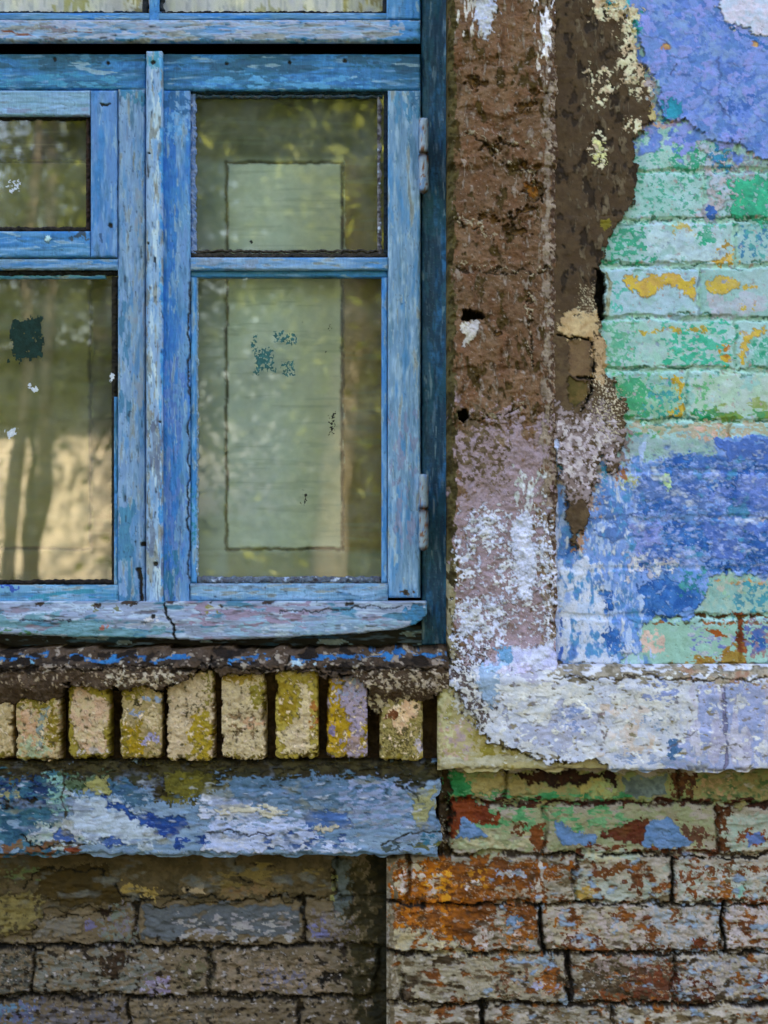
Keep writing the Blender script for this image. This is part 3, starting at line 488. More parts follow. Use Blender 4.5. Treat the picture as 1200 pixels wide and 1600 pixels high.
for P in ([(722, 1274), (732, 1276), (760, 1306), (742, 1311), (714, 1312), (716, 1290)], [(868, 1286), (880, 1288), (898, 1300), (930, 1308), (925, 1320), (880, 1318), (868, 1304)], [(1018, 1284), (1045, 1278), (1060, 1296), (1088, 1318), (1060, 1326), (1006, 1322), (1008, 1304)]):
    g.p(P, BL, '#6488c4', 1, 3, 4, 'f', h=.8, rim='#9cb0cc')
g.p(rect(1122, 1258, 1140, 1330), '#6c3c14', '#5a3010', .9, 6, 5, 'f', h=-1.5); g.p(rect(1132, 1270, 1215, 1332), '#8ca0a0', '#a0a4a4', .85, 8, 6, 'f', h=.4); g.p(ell(1175, 1307, 25, 14), RB, '#8c4c2c', .8, 10, 6, 'f'); g.p(ell(1178, 1310, 14, 9), '#5874bc', None, .85, 5, 4, 'f')
g.p(rect(902, 1330, 1000, 1348), '#b0aa94', '#98a8a8', .75, 7, 6, 'f', .5, 1)
# orange area
g.p([(612, 1346), (760, 1342), (850, 1350), (905, 1345), (905, 1365), (850, 1372), (845, 1420), (840, 1470), (810, 1480), (800, 1440), (770, 1425), (760, 1480), (735, 1488), (690, 1470), (660, 1452), (618, 1448)], '#96540f', '#74400f', .95, 12, 12, 'f', h=-.6)
g.p([(612, 1346), (700, 1350), (720, 1400), (700, 1450), (730, 1480), (660, 1455), (614, 1450)], '#b8700f', '#a85c10', .7, 18, 12, 'f', h=.3); g.p(ell(686, 1384, 14, 24), '#c8881c', '#d09830', .8, 10, 8, 'f'); g.p(rect(725, 1355, 760, 1385), '#b87c20', None, .5, 12, 8, 'f')
for (x, y, rx, ry) in [(645, 1358, 12, 10), (625, 1385, 8, 14), (682, 1380, 7, 12), (735, 1382, 12, 7), (655, 1370, 8, 6)]: g.p(ell(x, y, rx, ry), '#c0b4c4', '#a8a090', .85, 8, 6, 'f', h=.3)
g.p(rect(772, 1358, 822, 1372), '#8f9cc4', '#a8a8bc', .85, 6, 6, 'f'); g.p(rect(775, 1385, 830, 1410), '#a0948c', '#8c7464', .6, 12, 8, 'f'); g.p(rect(835, 1350, 850, 1412), '#b0a8ac', None, .65, 5, 5, 'f', 1, .4)
g.p([(618, 1452), (660, 1452), (700, 1470), (735, 1485), (735, 1490), (618, 1490)], '#b0a48c', '#a09c94', .9, 8, 8, 'f', h=.5); g.p([(740, 1440), (765, 1432), (765, 1480), (748, 1480)], '#b4a8b4', '#a49c9c', .85, 8, 6, 'f'); g.p(ell(803, 1436, 16, 9), '#587ca8', None, .9, 5, 5, 'f'); g.p(rect(780, 1445, 830, 1485), '#b8aab0', RO, .55, 14, 8, 'f')
# rest of the lower courses
random.seed(8)
g.p(rect(900, 1350, 1050, 1410), '#a29c98', '#909c9c', .8, 10, 8, 'm', .5, 1, h=.3); g.p([(935, 1380), (955, 1375), (985, 1395), (995, 1408), (940, 1410)], '#949c9c', '#a0a8ac', 1, 5, 5, 'f'); g.p([(905, 1390), (933, 1384), (935, 1408), (905, 1410)], '#b08c48', '#a09058', .9, 6, 6, 'f')
g.p([(920, 1350), (1010, 1352), (1015, 1368), (1000, 1372), (1000, 1398), (985, 1392), (980, 1370), (925, 1366)], '#7c4c24', '#6f3c1e', .85, 7, 8, 'f', h=-.3); g.p(ell(1037, 1388, 6, 8), '#8a4a20', None, .9, 3, 4, 'f')
g.p(rect(1056, 1350, 1215, 1412), '#9aa4a6', '#a8a4ac', .7, 10, 8, 'f', h=.3); g.p(rect(1062, 1352, 1090, 1400), '#8a4c24', None, .55, 12, 8, 'f'); g.p(rect(1090, 1350, 1215, 1372), RB, '#8a5030', .5, 8, 8, 'f'); g.p([(1130, 1372), (1142, 1372), (1142, 1412), (1122, 1412)], '#8a4a20', RO, .85, 7, 6, 'f'); g.p(rect(1165, 1400, 1200, 1420), '#8a4a1c', None, .8, 8, 6, 'f'); g.p(rect(1145, 1380, 1165, 1405), '#7cb0b0', None, .6, 8, 6, 'f')
g.p(rect(855, 1418, 1010, 1486), '#a49c90', '#a89ca8', .75, 12, 8, 'f', .6, 1, h=.3); g.p([(862, 1435), (900, 1428), (915, 1438), (905, 1452), (880, 1450)], '#844a1c', RO, .9, 7, 7, 'f'); g.p([(955, 1428), (985, 1425), (988, 1438), (958, 1442)], '#844a1c', RB, .95, 5, 5, 'f'); g.p(rect(870, 1465, 940, 1480), '#6c3c20', None, .65, 8, 8, 'f')
g.p(rect(1010, 1418, 1128, 1486), '#8c98b0', '#a8a0a8', .75, 12, 8, 'f', h=.3); g.p([(1080, 1462), (1108, 1458), (1108, 1492), (1080, 1492)], '#7c3a18', '#6c3818', .95, 5, 6, 'f'); g.p(rect(1005, 1430, 1025, 1480), '#7c4428', None, .6, 8, 6, 'f'); g.p(rect(980, 1478, 1050, 1494), '#5c3c1c', '#7a4420', .75, 7, 6, 'f')
g.p(rect(1135, 1418, 1215, 1486), '#a89ca0', '#b0a8bc', .8, 10, 8, 'f', h=.3); g.p([(1150, 1438), (1180, 1432), (1172, 1462), (1160, 1465)], '#7c4828', None, .85, 6, 6, 'f')
g.p(rect(616, 1496, 880, 1560), '#8f877c', '#9c9488', .75, 12, 8, 'f', .7, 1, h=.3); g.p([(855, 1510), (882, 1505), (880, 1548), (850, 1545), (835, 1535)], '#8a4c1a', '#9c5c20', .85, 8, 7, 'f'); g.p([(835, 1530), (855, 1528), (850, 1545), (822, 1548)], '#9c9cc8', None, .85, 6, 5, 'f'); g.p(rect(770, 1520, 850, 1550), '#b09c94', RB, .5, 14, 8, 'f'); g.p(rect(842, 1492, 870, 1506), '#8ca0bc', None, .7, 6, 5, 'f')
g.p(rect(900, 1510, 1060, 1566), '#695644', '#5c4c3c', .8, 12, 10, 'f', h=-.5); g.p(rect(985, 1500, 1055, 1566), '#6c4030', '#7a3c1c', .75, 14, 8, 'f'); g.p(rect(920, 1552, 985, 1566), '#8a4a24', None, .7, 7, 6, 'f'); g.p(rect(930, 1492, 1015, 1515), '#a8949c', '#8a7c80', .7, 10, 8, 'f')
g.p(rect(1060, 1530, 1115, 1566), '#6c3420', '#5c2c18', .8, 12, 8, 'f'); g.p(rect(1060, 1500, 1215, 1562), '#9c949c', '#8890ac', .6, 12, 8, 'f', h=.3); g.p(rect(1180, 1525, 1215, 1545), '#7c3a1c', None, .85, 6, 5, 'f')
g.p(rect(604, 1340, 1300, 1640), '#74421c', '#9c5c22', .17, 20, 10, 'm', .8, 1.4, h=-.8, rim='#b0a8a0'); g.p(rect(604, 1340, 1300, 1640), '#48301c', '#5c4024', .08, 20, 10, 'm', .8, 1.3, h=-.8); g.p(rect(604, 1340, 1300, 1640), '#b0a89c', '#a8a8b4', .07, 20, 10, 'f', .5, 1, h=.5, ts=.15); g.p(rect(604, 1480, 1300, 2060), '#544434', '#4c3c28', .14, 20, 10, 'm', .7, 1.2, h=-.8); g.p(rect(750, 1340, 1215, 1600), '#7890bc', '#8ca0c0', .12, 20, 8, 'm', .8, 1.3, h=.5)
g.p(rect(1200, 1260, 2500, 2060), '#73401f', '#8a5428', .25, 20, 10, 'm', h=-.5); g.p(rect(680, 1196, 704, 1338), '#4a3a2c', '#5c4a38', .8, 6, 5, 'f', h=-8); g.p(ell(694, 1305, 5, 25), '#a89c94', None, .5, 5, 5, 'f')
g.p(rect(604, 1338, 618, 1700), '#84786a', '#6c6050', .7, 5, 5, 'f', 1, .4)
for (a, b, ys) in [(610, 850, 1412), (900, 1200, 1412), (850, 1200, 1488), (610, 900, 1568), (900, 1200, 1568), (610, 760, 1490), (850, 1050, 1335), (1050, 1200, 1338)]:
    g.p([(a, ys), ((a + b) / 2, ys + 2), (b, ys + 1)], '#2a2016', '#3a2c20', .8, 1.2, 5, 'm', .5, 1, h=-3, line=1.8)
g.crack([(846, 1412), (845, 1450), (847, 1488)], 2.4, -4, '#1e1a14', 4); g.crack([(1129, 1412), (1130, 1488)], 2.4, -4, '#1e1a14', 4); g.crack([(1050, 1340), (1051, 1412)], 1.8, -4, '#2a2418', 4); g.crack([(887, 1490), (890, 1560)], 3.4, -4, '#2c2018', 5); g.crack([(755, 1570), (757, 1640)], 4, -4, '#241c14', 5)
g.grime(2.4, .5, 1); g.craze(rect(604, 1200, 1300, 1650), .014, .5, .5, -1); g.punch(1.25, 1.0); g.tone(.86, .78, .64); m = (g.Y < 1338) & (g.X < 686); g.H[m] -= 30
g.edge(6, 4, 'l', 'm')
build('lower_brickwork', [g], M_wall, wall)['label'] = 'bricks with rust orange, green and grey paint scraps below the ledge'

# ---- recessed lower left panel
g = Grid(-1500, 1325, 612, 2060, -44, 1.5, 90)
g.base('#6b5d4c', '#756858', 'm', .5, 1); g.rough(5, 'm', .5, 1); g.rough(1.32, 'f', .6, 1); g.rough(0.35, 'x')
g.p(rect(-600, 1478, 612, 2060), '#73675c', '#685a4c', .6, 30, 14, 'f', .7, 1)
rg = [(1250, 1400, [524]), (1400, 1478, [212, 475]), (1478, 1557, [50, 330]), (1557, 1636, [200, 470]), (1636, 1715, [60, 330]), (1715, 1794, [200, 470]), (1794, 1873, [60, 330]), (1873, 1952, [200, 470]), (1952, 2060, [60, 330])]
g.bricks(rg, 5.5, 7, '#352a1e', .08, 4, .8, bh=3)
g.p([(-1500, 1330), (525, 1330), (524, 1400), (470, 1405), (440, 1398), (380, 1408), (250, 1412), (190, 1412), (180, 1418), (70, 1425), (50, 1460), (-20, 1468), (-1500, 1450)], '#554a34', '#645640', 1, 5, 8, 'm', .5, 1, h=4, rim='#8c7c5c'); g.cover(g.last, .9)
g.p([(-40, 1395), (40, 1392), (60, 1400), (60, 1440), (40, 1462), (-40, 1465)], '#6f6440', '#80744e', .85, 18, 10, 'f', h=.8); g.p([(60, 1365), (85, 1355), (170, 1358), (186, 1382), (190, 1410), (150, 1418), (90, 1412), (60, 1395)], '#54431c', '#4a3c1a', 1, 5, 8, 'm', h=-2, rim='#8c7c5c')
g.crack([(35, 1382), (62, 1362), (90, 1357), (165, 1360), (180, 1385), (190, 1405), (245, 1403)], 1.3, -2.5, '#2c2412', 6); g.crack([(50, 1450), (60, 1435), (130, 1432), (150, 1425)], 1.2, -2.5, '#2c2418', 6); g.crack([(362, 1345), (380, 1372), (410, 1385), (450, 1400), (475, 1405)], 1.2, -2, '#30281c', 6); g.crack([(430, 1355), (395, 1345)], 1, -1.5, '#3c3020', 5)
g.crack([(250, 1403), (330, 1402), (385, 1410)], 1.6, -2.5, '#2c281c', 6)
g.p([(190, 1375), (220, 1385), (250, 1395), (245, 1402), (195, 1404)], '#8c7848', '#9c8858', .85, 8, 7, 'f'); g.p(rect(-10, 1350, 60, 1375), '#5c6c4c', '#6c7054', .45, 14, 8, 'f', .5, 1); g.p([(282, 1385), (325, 1382), (322, 1398), (284, 1398)], '#a08c74', '#948470', 1, 4, 4, 'f', h=1.5); g.p(ell(294, 1389, 2.6, 2.6), '#14100a', None, 1, 1, 1, 'f', h=-4)
g.p(rect(330, 1375, 430, 1402), '#746448', '#7a6248', .7, 16, 8, 'm'); g.p(rect(335, 1350, 520, 1380), '#7c6c44', None, .5, 16, 8, 'm', .4, 1)
g.p(rect(225, 1415, 470, 1462), '#585c66', '#5e6470', .9, 8, 7, 'm', .5, 1, h=.6); g.p(rect(270, 1430, 470, 1470), '#807c88', '#8c8a90', .4, 12, 8, 'f', .5, 1); g.p([(55, 1440), (85, 1432), (130, 1440), (128, 1462), (55, 1464)], '#786a58', '#6f6a68', .85, 8, 7, 'm', h=1); g.p(rect(160, 1415, 210, 1478), '#68706c', '#706878', .6, 12, 8, 'f')
g.p(ell(140, 1444, 8, 12), '#6c6890', None, .8, 5, 4, 'f'); g.p([(155, 1418), (175, 1415), (172, 1430), (158, 1432)], '#3c2818', None, .85, 5, 5, 'f', h=-1)
g.p(rect(524, 1345, 552, 1440), '#545c60', '#5f6870', .8, 8, 6, 'm', 1, .4, h=2.5); g.p(rect(518, 1368, 524, 1405), '#86885c', None, .8, 4, 3, 'f'); g.p(rect(480, 1420, 560, 1475), '#6c6470', '#7c7470', .6, 14, 8, 'f'); g.p(rect(545, 1345, 612, 1560), '#544a34', '#5c523a', .7, 22, 10, 'f')
g.p(ell(500, 1453, 16, 14), '#6c6c98', None, .6, 8, 6, 'f'); g.p(rect(55, 1490, 250, 1548), '#6a6c6c', '#74706c', .6, 12, 8, 'f', .6, 1, h=.4); g.p([(150, 1492), (200, 1488), (195, 1515), (178, 1535), (150, 1520)], '#3c2a1a', '#4c3824', .85, 8, 8, 'f', h=-1); g.p(rect(225, 1528, 262, 1556), '#8884a0', '#7c7090', .75, 8, 6, 'f'); g.p(rect(280, 1495, 330, 1550), '#4c4030', '#6a6450', .6, 12, 8, 'f')
g.p(rect(0, 1490, 48, 1555), '#5a5a58', '#4c4a44', .6, 12, 8, 'f'); g.p(rect(335, 1495, 520, 1550), '#7a6c60', '#857468', .6, 14, 8, 'f', .7, 1, h=.4); g.p(rect(400, 1515, 480, 1545), '#706c80', None, .45, 12, 8, 'f'); g.crack([(500, 1532), (525, 1525), (545, 1522)], 3, -3, '#251a10', 5)
g.p(rect(0, 1565, 60, 1600), '#5c5c80', '#50708c', .7, 12, 8, 'f'); g.p(rect(60, 1565, 190, 1610), '#686470', '#5c5860', .6, 14, 8, 'f'); g.p(rect(205, 1570, 350, 1650), '#5c5650', '#7c6c58', .6, 14, 8, 'f')
for (a, b, ys) in [(-100, 230, 1478), (230, 480, 1479), (50, 270, 1557), (320, 540, 1556), (-100, 40, 1560)]: g.p([(a, ys), ((a + b) / 2, ys + 2), (b, ys - 1)], '#1c150c', '#2c2216', .85, 1.2, 5, 'm', .5, 1, h=-3.5, line=2)
g.p(rect(-100, 1470, 612, 1640), '#9c9498', '#88848c', .12, 20, 10, 'f', .7, 1, h=.5); g.p(rect(-100, 1460, 612, 1640), '#3c2f20', '#34281a', .16, 20, 10, 'f', .7, 1, h=-.6); g.p(rect(-1500, 1400, -60, 2060), '#6a6c70', '#4c3c2c', .4, 30, 10, 'm')
g.grime(2.4, .5, 1); g.craze(rect(-200, 1340, 612, 1650), .014, .5, .5, -1); g.p(rect(584, 1330, 616, 2000), '#2a2813', '#3a3420', .96, 14, 8, 'm', 1, .5); g.p(rect(545, 1330, 600, 2000), '#40391f', None, .5, 20, 10, 'm', ts=.3); g.p(rect(-60, 1345, 540, 1400), '#5c6068', '#6c6c6c', .2, 16, 8, 'm', .5, 1, ts=.3); g.punch(1.4, 1.1); g.tone(.78, .73, .64); build('recessed_panel', [g], M_wall, wall)['label'] = 'recessed brick panel in dull olive and grey, bottom left'  # dark right-hand edge is corner shade beside the pier, painted in

# ---- blue painted band under the sill bricks
g = Grid(-1500, 1190, 685, 1338, 22, 1.35, 110)
g.base('#7088ac', '#8c9cba', 'm', .3, 1); g.rough(2.6, 'm', .35, 1); g.rough(.6, 'f', .4, 1); g.rough(.15, 'x')
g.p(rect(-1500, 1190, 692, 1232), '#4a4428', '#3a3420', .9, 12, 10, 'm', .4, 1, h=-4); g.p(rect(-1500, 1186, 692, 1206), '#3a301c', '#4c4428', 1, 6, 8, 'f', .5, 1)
g.p(rect(-30, 1205, 110, 1330), '#2c5a7c', '#44748c', .85, 20, 12, 'm', .5, 1); g.p(rect(-10, 1215, 70, 1250), '#1f4478', None, .6, 14, 10, 'f', .5, 1); g.p([(60, 1205), (100, 1215), (110, 1250), (95, 1280), (75, 1260), (78, 1225)], '#7c9c9c', '#8cb0b0', .85, 10, 9, 'f', h=.6); g.p(rect(-10, 1235, 30, 1250), '#a09470', None, .6, 6, 6, 'f'); g.p(rect(10, 1205, 30, 1230), '#6a5c28', None, .6, 8, 6, 'f'); g.p(rect(-10, 1250, 60, 1262), '#3c3020', None, .6, 5, 5, 'f', h=-2)
g.p([(90, 1208), (130, 1212), (170, 1205), (165, 1225), (120, 1235), (95, 1230)], '#6c7c68', '#4c6044', .8, 8, 8, 'f'); g.p([(132, 1222), (150, 1214), (172, 1216), (175, 1238), (150, 1244), (132, 1236)], '#a89c68', '#988c64', .95, 6, 6, 'f', h=1)
g.p([(105, 1245), (160, 1240), (215, 1270), (250, 1290), (250, 1322), (170, 1320), (110, 1300)], '#a8acbc', '#b4b8d0', .95, 10, 10, 'm', .4, 1, h=1.2, rim='#c8ccd8'); g.p([(40, 1308), (60, 1290), (95, 1285), (120, 1300), (140, 1318), (100, 1326), (60, 1318)], '#a0a8a8', '#b0acbc', .9, 9, 8, 'f', h=.8)
g.p([(82, 1305), (95, 1294), (112, 1300), (120, 1318), (84, 1318)], '#5468b4', '#4c6cb0', 1, 4, 4, 'f', h=-1, rim='#3c3c50'); g.p([(155, 1316), (165, 1310), (188, 1312), (198, 1320), (160, 1322)], '#4c6cb4', None, 1, 4, 4, 'f', h=-1)
g.p([(172, 1216), (200, 1218), (225, 1236), (228, 1255), (205, 1262), (178, 1246)], '#3c6088', '#4c708c', .9, 9, 8, 'f'); g.p([(165, 1245), (195, 1258), (230, 1275), (262, 1268), (285, 1275), (290, 1290), (270, 1300), (255, 1306), (240, 1298), (200, 1275), (170, 1258)], '#1c4694', '#2c5cac', .95, 6, 7, 'f', .6, 1, h=-1, rim='#8c9cc8'); g.p(rect(278, 1305, 318, 1318), '#24509c', None, .7, 8, 7, 'f', .5, 1)
g.p([(225, 1195), (345, 1192), (335, 1225), (320, 1245), (300, 1250), (270, 1255), (240, 1250), (228, 1225)], '#64581c', '#7a6c28', .95, 8, 9, 'f', h=-2, rim='#2c2410'); g.p([(235, 1205), (262, 1215), (262, 1245), (240, 1245)], '#3a2a10', '#4c3c14', .8, 8, 8, 'f', h=-2); g.p([(270, 1205), (320, 1208), (315, 1240), (285, 1252), (268, 1235)], '#8a7a2c', '#74682c', .7, 10, 8, 'f')
g.p([(315, 1250), (345, 1238), (420, 1262), (440, 1268), (430, 1280), (340, 1290), (320, 1325), (400, 1332), (480, 1325), (478, 1300), (340, 1296), (320, 1275)], '#b6b4d4', '#c2bcd0', .92, 8, 9, 'f', .5, 1, h=1); g.p([(330, 1256), (410, 1256), (445, 1266), (440, 1273), (345, 1270)], '#c4b4a8', '#d0c0b8', .9, 6, 6, 'f', .4, 1, h=1.2); g.p([(320, 1280), (480, 1270), (490, 1320), (400, 1330), (320, 1328)], '#a8acd4', '#b8b8da', .75, 10, 8, 'f', .4, 1)
g.p([(345, 1216), (450, 1210), (560, 1208), (620, 1218), (630, 1240), (580, 1262), (450, 1262), (350, 1240)], '#5c7898', '#6c84a8', .9, 12, 8, 'f', .4, 1, h=.6); g.p(rect(540, 1215, 640, 1290), '#9498bc', '#8c94bc', .55, 18, 8, 'f', .5, 1)
g.p([(478, 1272), (500, 1264), (545, 1266), (545, 1290), (510, 1294), (478, 1288)], '#4a6aa8', '#5474b0', 1, 5, 6, 'f', .6, 1, h=-.6, rim='#a8b4d4'); g.p([(485, 1292), (530, 1288), (528, 1294), (500, 1300), (488, 1298)], '#ccb8ac', None, .9, 4, 4, 'f', h=.6); g.p(rect(420, 1305, 540, 1325), '#3c5c9c', '#4c68a8', .45, 10, 8, 'f', .4, 1, h=-.6); g.p(rect(485, 1308, 560, 1330), '#b8b8d8', None, .6, 8, 7, 'f', .5, 1)
g.p([(642, 1236), (672, 1234), (680, 1260), (672, 1296), (650, 1296), (645, 1270)], '#a89c74', '#9c9478', .95, 7, 6, 'f', h=1); g.crack([(615, 1222), (640, 1235), (652, 1250)], 1, -1.5, '#3c3828'); g.crack([(600, 1322), (620, 1312), (645, 1302), (680, 1298)], 1.6, -2.5, '#3a3020', 6); g.p(rect(600, 1318, 690, 1334), '#7a7440', '#505c68', .6, 7, 6, 'f', .5, 1); g.p(rect(655, 1300, 680, 1320), '#3c7c9c', None, .6, 8, 5, 'f')
g.p(rect(-30, 1318, 130, 1336), '#7c6c5c', '#8a5a40', .6, 7, 6, 'f', .5, 1); g.crack([(30, 1305), (45, 1315), (70, 1322), (95, 1318), (130, 1324)], 1.2, -2, '#302820'); g.p(ell(112, 1329, 16, 4), '#9c4c34', None, .9, 3, 3, 'f')
g.p(rect(-60, 1215, 690, 1334), '#c0bfd6', '#b4b0c4', .08, 16, 8, 'f', .35, 1, h=.7); g.p(rect(-60, 1215, 690, 1334), '#3f5f9c', '#4c6884', .07, 16, 8, 'f', .35, 1, h=-.7); g.p(rect(120, 1240, 690, 1330), '#8ca4cc', None, .08, 16, 8, 'f', .4, 1); g.p(rect(-1500, 1210, -40, 1334), '#3c6494', '#a8acc8', .55, 20, 10, 'm', .4, 1)
g.crack([(320, 1302), (360, 1300), (390, 1304), (430, 1299)], 1, -1.5, '#4c4c68', 5); g.crack([(97, 1195), (98, 1240), (100, 1275)], 1.4, -2, '#5c5448', 5)
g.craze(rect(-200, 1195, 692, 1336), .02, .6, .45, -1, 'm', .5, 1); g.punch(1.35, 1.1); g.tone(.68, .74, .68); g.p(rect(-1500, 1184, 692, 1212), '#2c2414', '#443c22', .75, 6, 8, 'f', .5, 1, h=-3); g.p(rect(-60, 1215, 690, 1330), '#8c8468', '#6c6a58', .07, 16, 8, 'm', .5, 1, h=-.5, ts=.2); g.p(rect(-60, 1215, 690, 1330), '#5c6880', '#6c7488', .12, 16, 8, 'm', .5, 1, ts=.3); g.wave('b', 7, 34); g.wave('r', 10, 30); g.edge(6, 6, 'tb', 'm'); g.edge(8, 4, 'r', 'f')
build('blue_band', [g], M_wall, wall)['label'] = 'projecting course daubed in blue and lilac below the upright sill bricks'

# ---- mortar bed behind and over the sill bricks
g = Grid(-1500, 1014, 700, 1200, 0, 1.35, 110)
g.base('#4a3b2e', '#5c4c3e', 'm', .5, 1); g.rough(5, 'm'); g.rough(1.38, 'f'); g.rough(0.42, 'x')
g.H -= 24 * sst((g.Y - 1060) / 60)
TOPB = [(-1500, 1000), (705, 1000), (700, 1075), (668, 1090), (640, 1092), (612, 1105), (592, 1115), (582, 1120), (576, 1075), (566, 1058), (500, 1052), (495, 1046), (432, 1046), (415, 1050), (345, 1052), (335, 1046), (300, 1048), (285, 1065), (250, 1076), (225, 1070), (185, 1074), (165, 1080), (140, 1072), (115, 1068), (95, 1088), (40, 1092), (0, 1108), (-60, 1100), (-1500, 1100)]
g.p(TOPB, '#463628', '#56463a', 1, 3, 6, 'f', h=44, rim='#7a6a58'); g.craze(rect(-1500, 1000, 705, 1120), .02, .6, .5, -1.5)
g.p(rect(-60, 1035, 320, 1075), '#8c7a68', '#a8947e', .2, 16, 8, 'f', h=.6); g.p(rect(170, 1045, 290, 1072), '#b09c88', '#c0b4a4', .5, 14, 8, 'f', h=.8); g.p(rect(565, 1045, 700, 1075), '#a8988a', '#b8a894', .5, 14, 8, 'f', h=.8); g.p(rect(575, 1085, 640, 1115), '#b8a88c', None, .5, 10, 6, 'f', h=.8); g.p(rect(640, 1060, 690, 1085), '#b4a498', None, .35, 12, 8, 'x')
g.p(rect(-1500, 1026, 705, 1042), '#30261e', '#44382e', .7, 7, 5, 'f', .35, 1, h=.8)
for (a, b) in [(-300, -180), (-90, -10), (0, 80), (108, 300), (345, 420), (455, 560), (560, 690)]:
    y = 1027 if a < 500 else 1021
    g.p([(a, y - 4), (b, y - 5), (b + 4, y + 1), ((a + b) / 2, y + 6), (a + 8, y + 4)], '#175c98', '#2474b0', .62, 5, 6, 'f', .25, 1, h=.8, rim='#7c8c9c')
g.p(rect(460, 1028, 505, 1034), '#a8c4d0', None, .8, 4, 4, 'f', .4, 1); g.p(rect(20, 1030, 60, 1036), '#6aa0c0', None, .6, 4, 4, 'f', .4, 1)
g.crack([(331, 1025), (332, 1045)], 2, -6, '#120e0a', 2); g.crack([(452, 1025), (450, 1045)], 1.3, -5, '#120e0a', 2); g.crack([(-1500, 1042), (120, 1041), (331, 1039), (500, 1045), (600, 1044), (700, 1040)], 1.0, -3, '#1c140e', 6); g.crack([(108, 1066), (150, 1080), (185, 1078)], 1.6, -5, '#140f0a', 3); g.crack([(220, 1072), (260, 1076), (300, 1062)], 1.5, -4, '#140f0a', 3)
g.p(rect(-300, 1014, 705, 1046), '#8c7c70', '#a09484', .2, 6, 6, 'f', .6, 1, h=.8); g.p(rect(-300, 1014, 705, 1046), '#1c1510', '#261c14', .25, 6, 6, 'm', .5, 1, h=-1.5); g.tone(.85, .8, .75); g.wave('t', 6, 12); g.H -= 42 * np.clip((1040 - g.Y) / 26, 0, 1) ** 1.3       # the top of the sill slopes back towards the window
build('mortar_bed', [g], M_plaster, wall)['label'] = 'dark mortar over the sill bricks with a line of blue paint along its top'

# ---- upright sill bricks
def sill_brick(x0, y0, x1, y1, base, patches, seed, tl=1.0, lab=None):
    g = Grid(x0, y0, x1, y1, 30, 1.2, 80)
    OCT[0] += seed; g.base(base[0], base[1], 'f'); g.rough(3, 'm'); g.rough(0.88, 'f'); g.rough(.6, 'x'); OCT[0] += 1
    # corners rounded in plan as well as in section
    X, Y = g.X, g.Y; r = 11; X = X + (Y - y1) * (.03 * math.sin(seed * 2.3)); dx = np.minimum(X - x0, x1 - X); dy = np.minimum(Y - y0, y1 - Y)
    d = np.where((dx < r) & (dy < r), r - np.hypot(r - dx, r - dy), np.minimum(dx, dy)) - 5 * nz('m', X, Y, 1, 1, seed) ** 2 - 3.5 * nz('f', X, Y, 1, 1, seed + 2) ** 3 + 1
    t = np.clip(1 - d / 4.5, 0, 1.9); g.H -= np.where(t < 1, 4.5 * (1 - np.sqrt(np.clip(1 - t * t, 0, 1))), 4.5 + 40 * (t - 1))
    g.H += tl * (X - (x0 + x1) / 2) * .03
    for q in patches: g.p(*q[:-1], **q[-1])
    g.p(rect(x0, y0, x1, y1), '#c4b8a4', '#b8a898', .14, 6, 6, 'f', h=.5); g.p(rect(x0, y0, x1, y1), '#6c6448', '#5c5438', .10, 6, 6, 'f', h=-.8); g.p(rect(x0 - 4, y1 - 9, x1 + 4, y1 + 4), '#8a8038', '#6a5c28', .5, 6, 5, 'f')
    g.craze(rect(x0, y0, x1, y1), .03, .7, .45, -1); g.punch(1.35, 1.05); g.tone(1.06, .92, .80); g.wave('t', 6, 20); o = build('sill_brick', [g], M_wall, wall)
    if lab: o['label'] = lab
OL, YE, CR, PK = '#8a7f2e', '#a08a1c', '#b0a386', '#b49a86'
sill_brick(-62, 1100, 20, 1186, (CR, '#9c8c68'), [], 3)
sill_brick(25, 1084, 94, 1190, ('#a09a74', '#ac9478'), [(ell(45, 1135, 18, 26), '#ac8c70', PK, .8, 12, 8, 'f', {}), (rect(70, 1110, 96, 1170), '#7c6c1c', '#8a7a2c', .8, 9, 8, 'f', {}), (rect(25, 1160, 75, 1190), '#8c9c84', '#98a490', .7, 9, 8, 'f', {}), ([(68, 1105), (62, 1130), (60, 1170)], '#7c8c8c', None, .8, 4, 6, 'f', dict(line=4)), (rect(25, 1085, 94, 1108), '#84782c', None, .6, 8, 6, 'f', {})], 5, lab='sill brick smeared with grey green and olive')
sill_brick(107, 1066, 171, 1186, (OL, '#94883c'), [([(114, 1066), (130, 1072), (166, 1095), (168, 1160), (165, 1178), (135, 1176), (114, 1150)], CR, PK, 1, 4, 5, 'f', dict(h=1)), (rect(120, 1170, 168, 1180), '#a8a4a8', None, .6, 5, 5, 'f', {})], 7, lab='sill brick showing a large pink beige bare patch')
sill_brick(186, 1068, 252, 1186, ('#8a8058', '#9c8c6c'), [(rect(186, 1130, 222, 1188), '#9a8218', '#7c701c', .9, 9, 8, 'f', {}), (rect(186, 1070, 225, 1090), OL, None, .75, 8, 8, 'f', {}), (rect(222, 1088, 252, 1096), '#7c90b0', None, .8, 4, 5, 'f', {}), (rect(198, 1110, 220, 1120), '#7c8cac', None, .7, 5, 5, 'f', {}), (ell(238, 1157, 13, 12), '#8c8cb8', None, .75, 6, 6, 'f', {}), (ell(238, 1120, 12, 18), '#a89c80', None, .8, 8, 6, 'f', {}), (rect(205, 1085, 225, 1105), '#4c4424', None, .5, 8, 6, 'f', {})], 9, lab='sill brick mottled olive, mustard and grey blue')
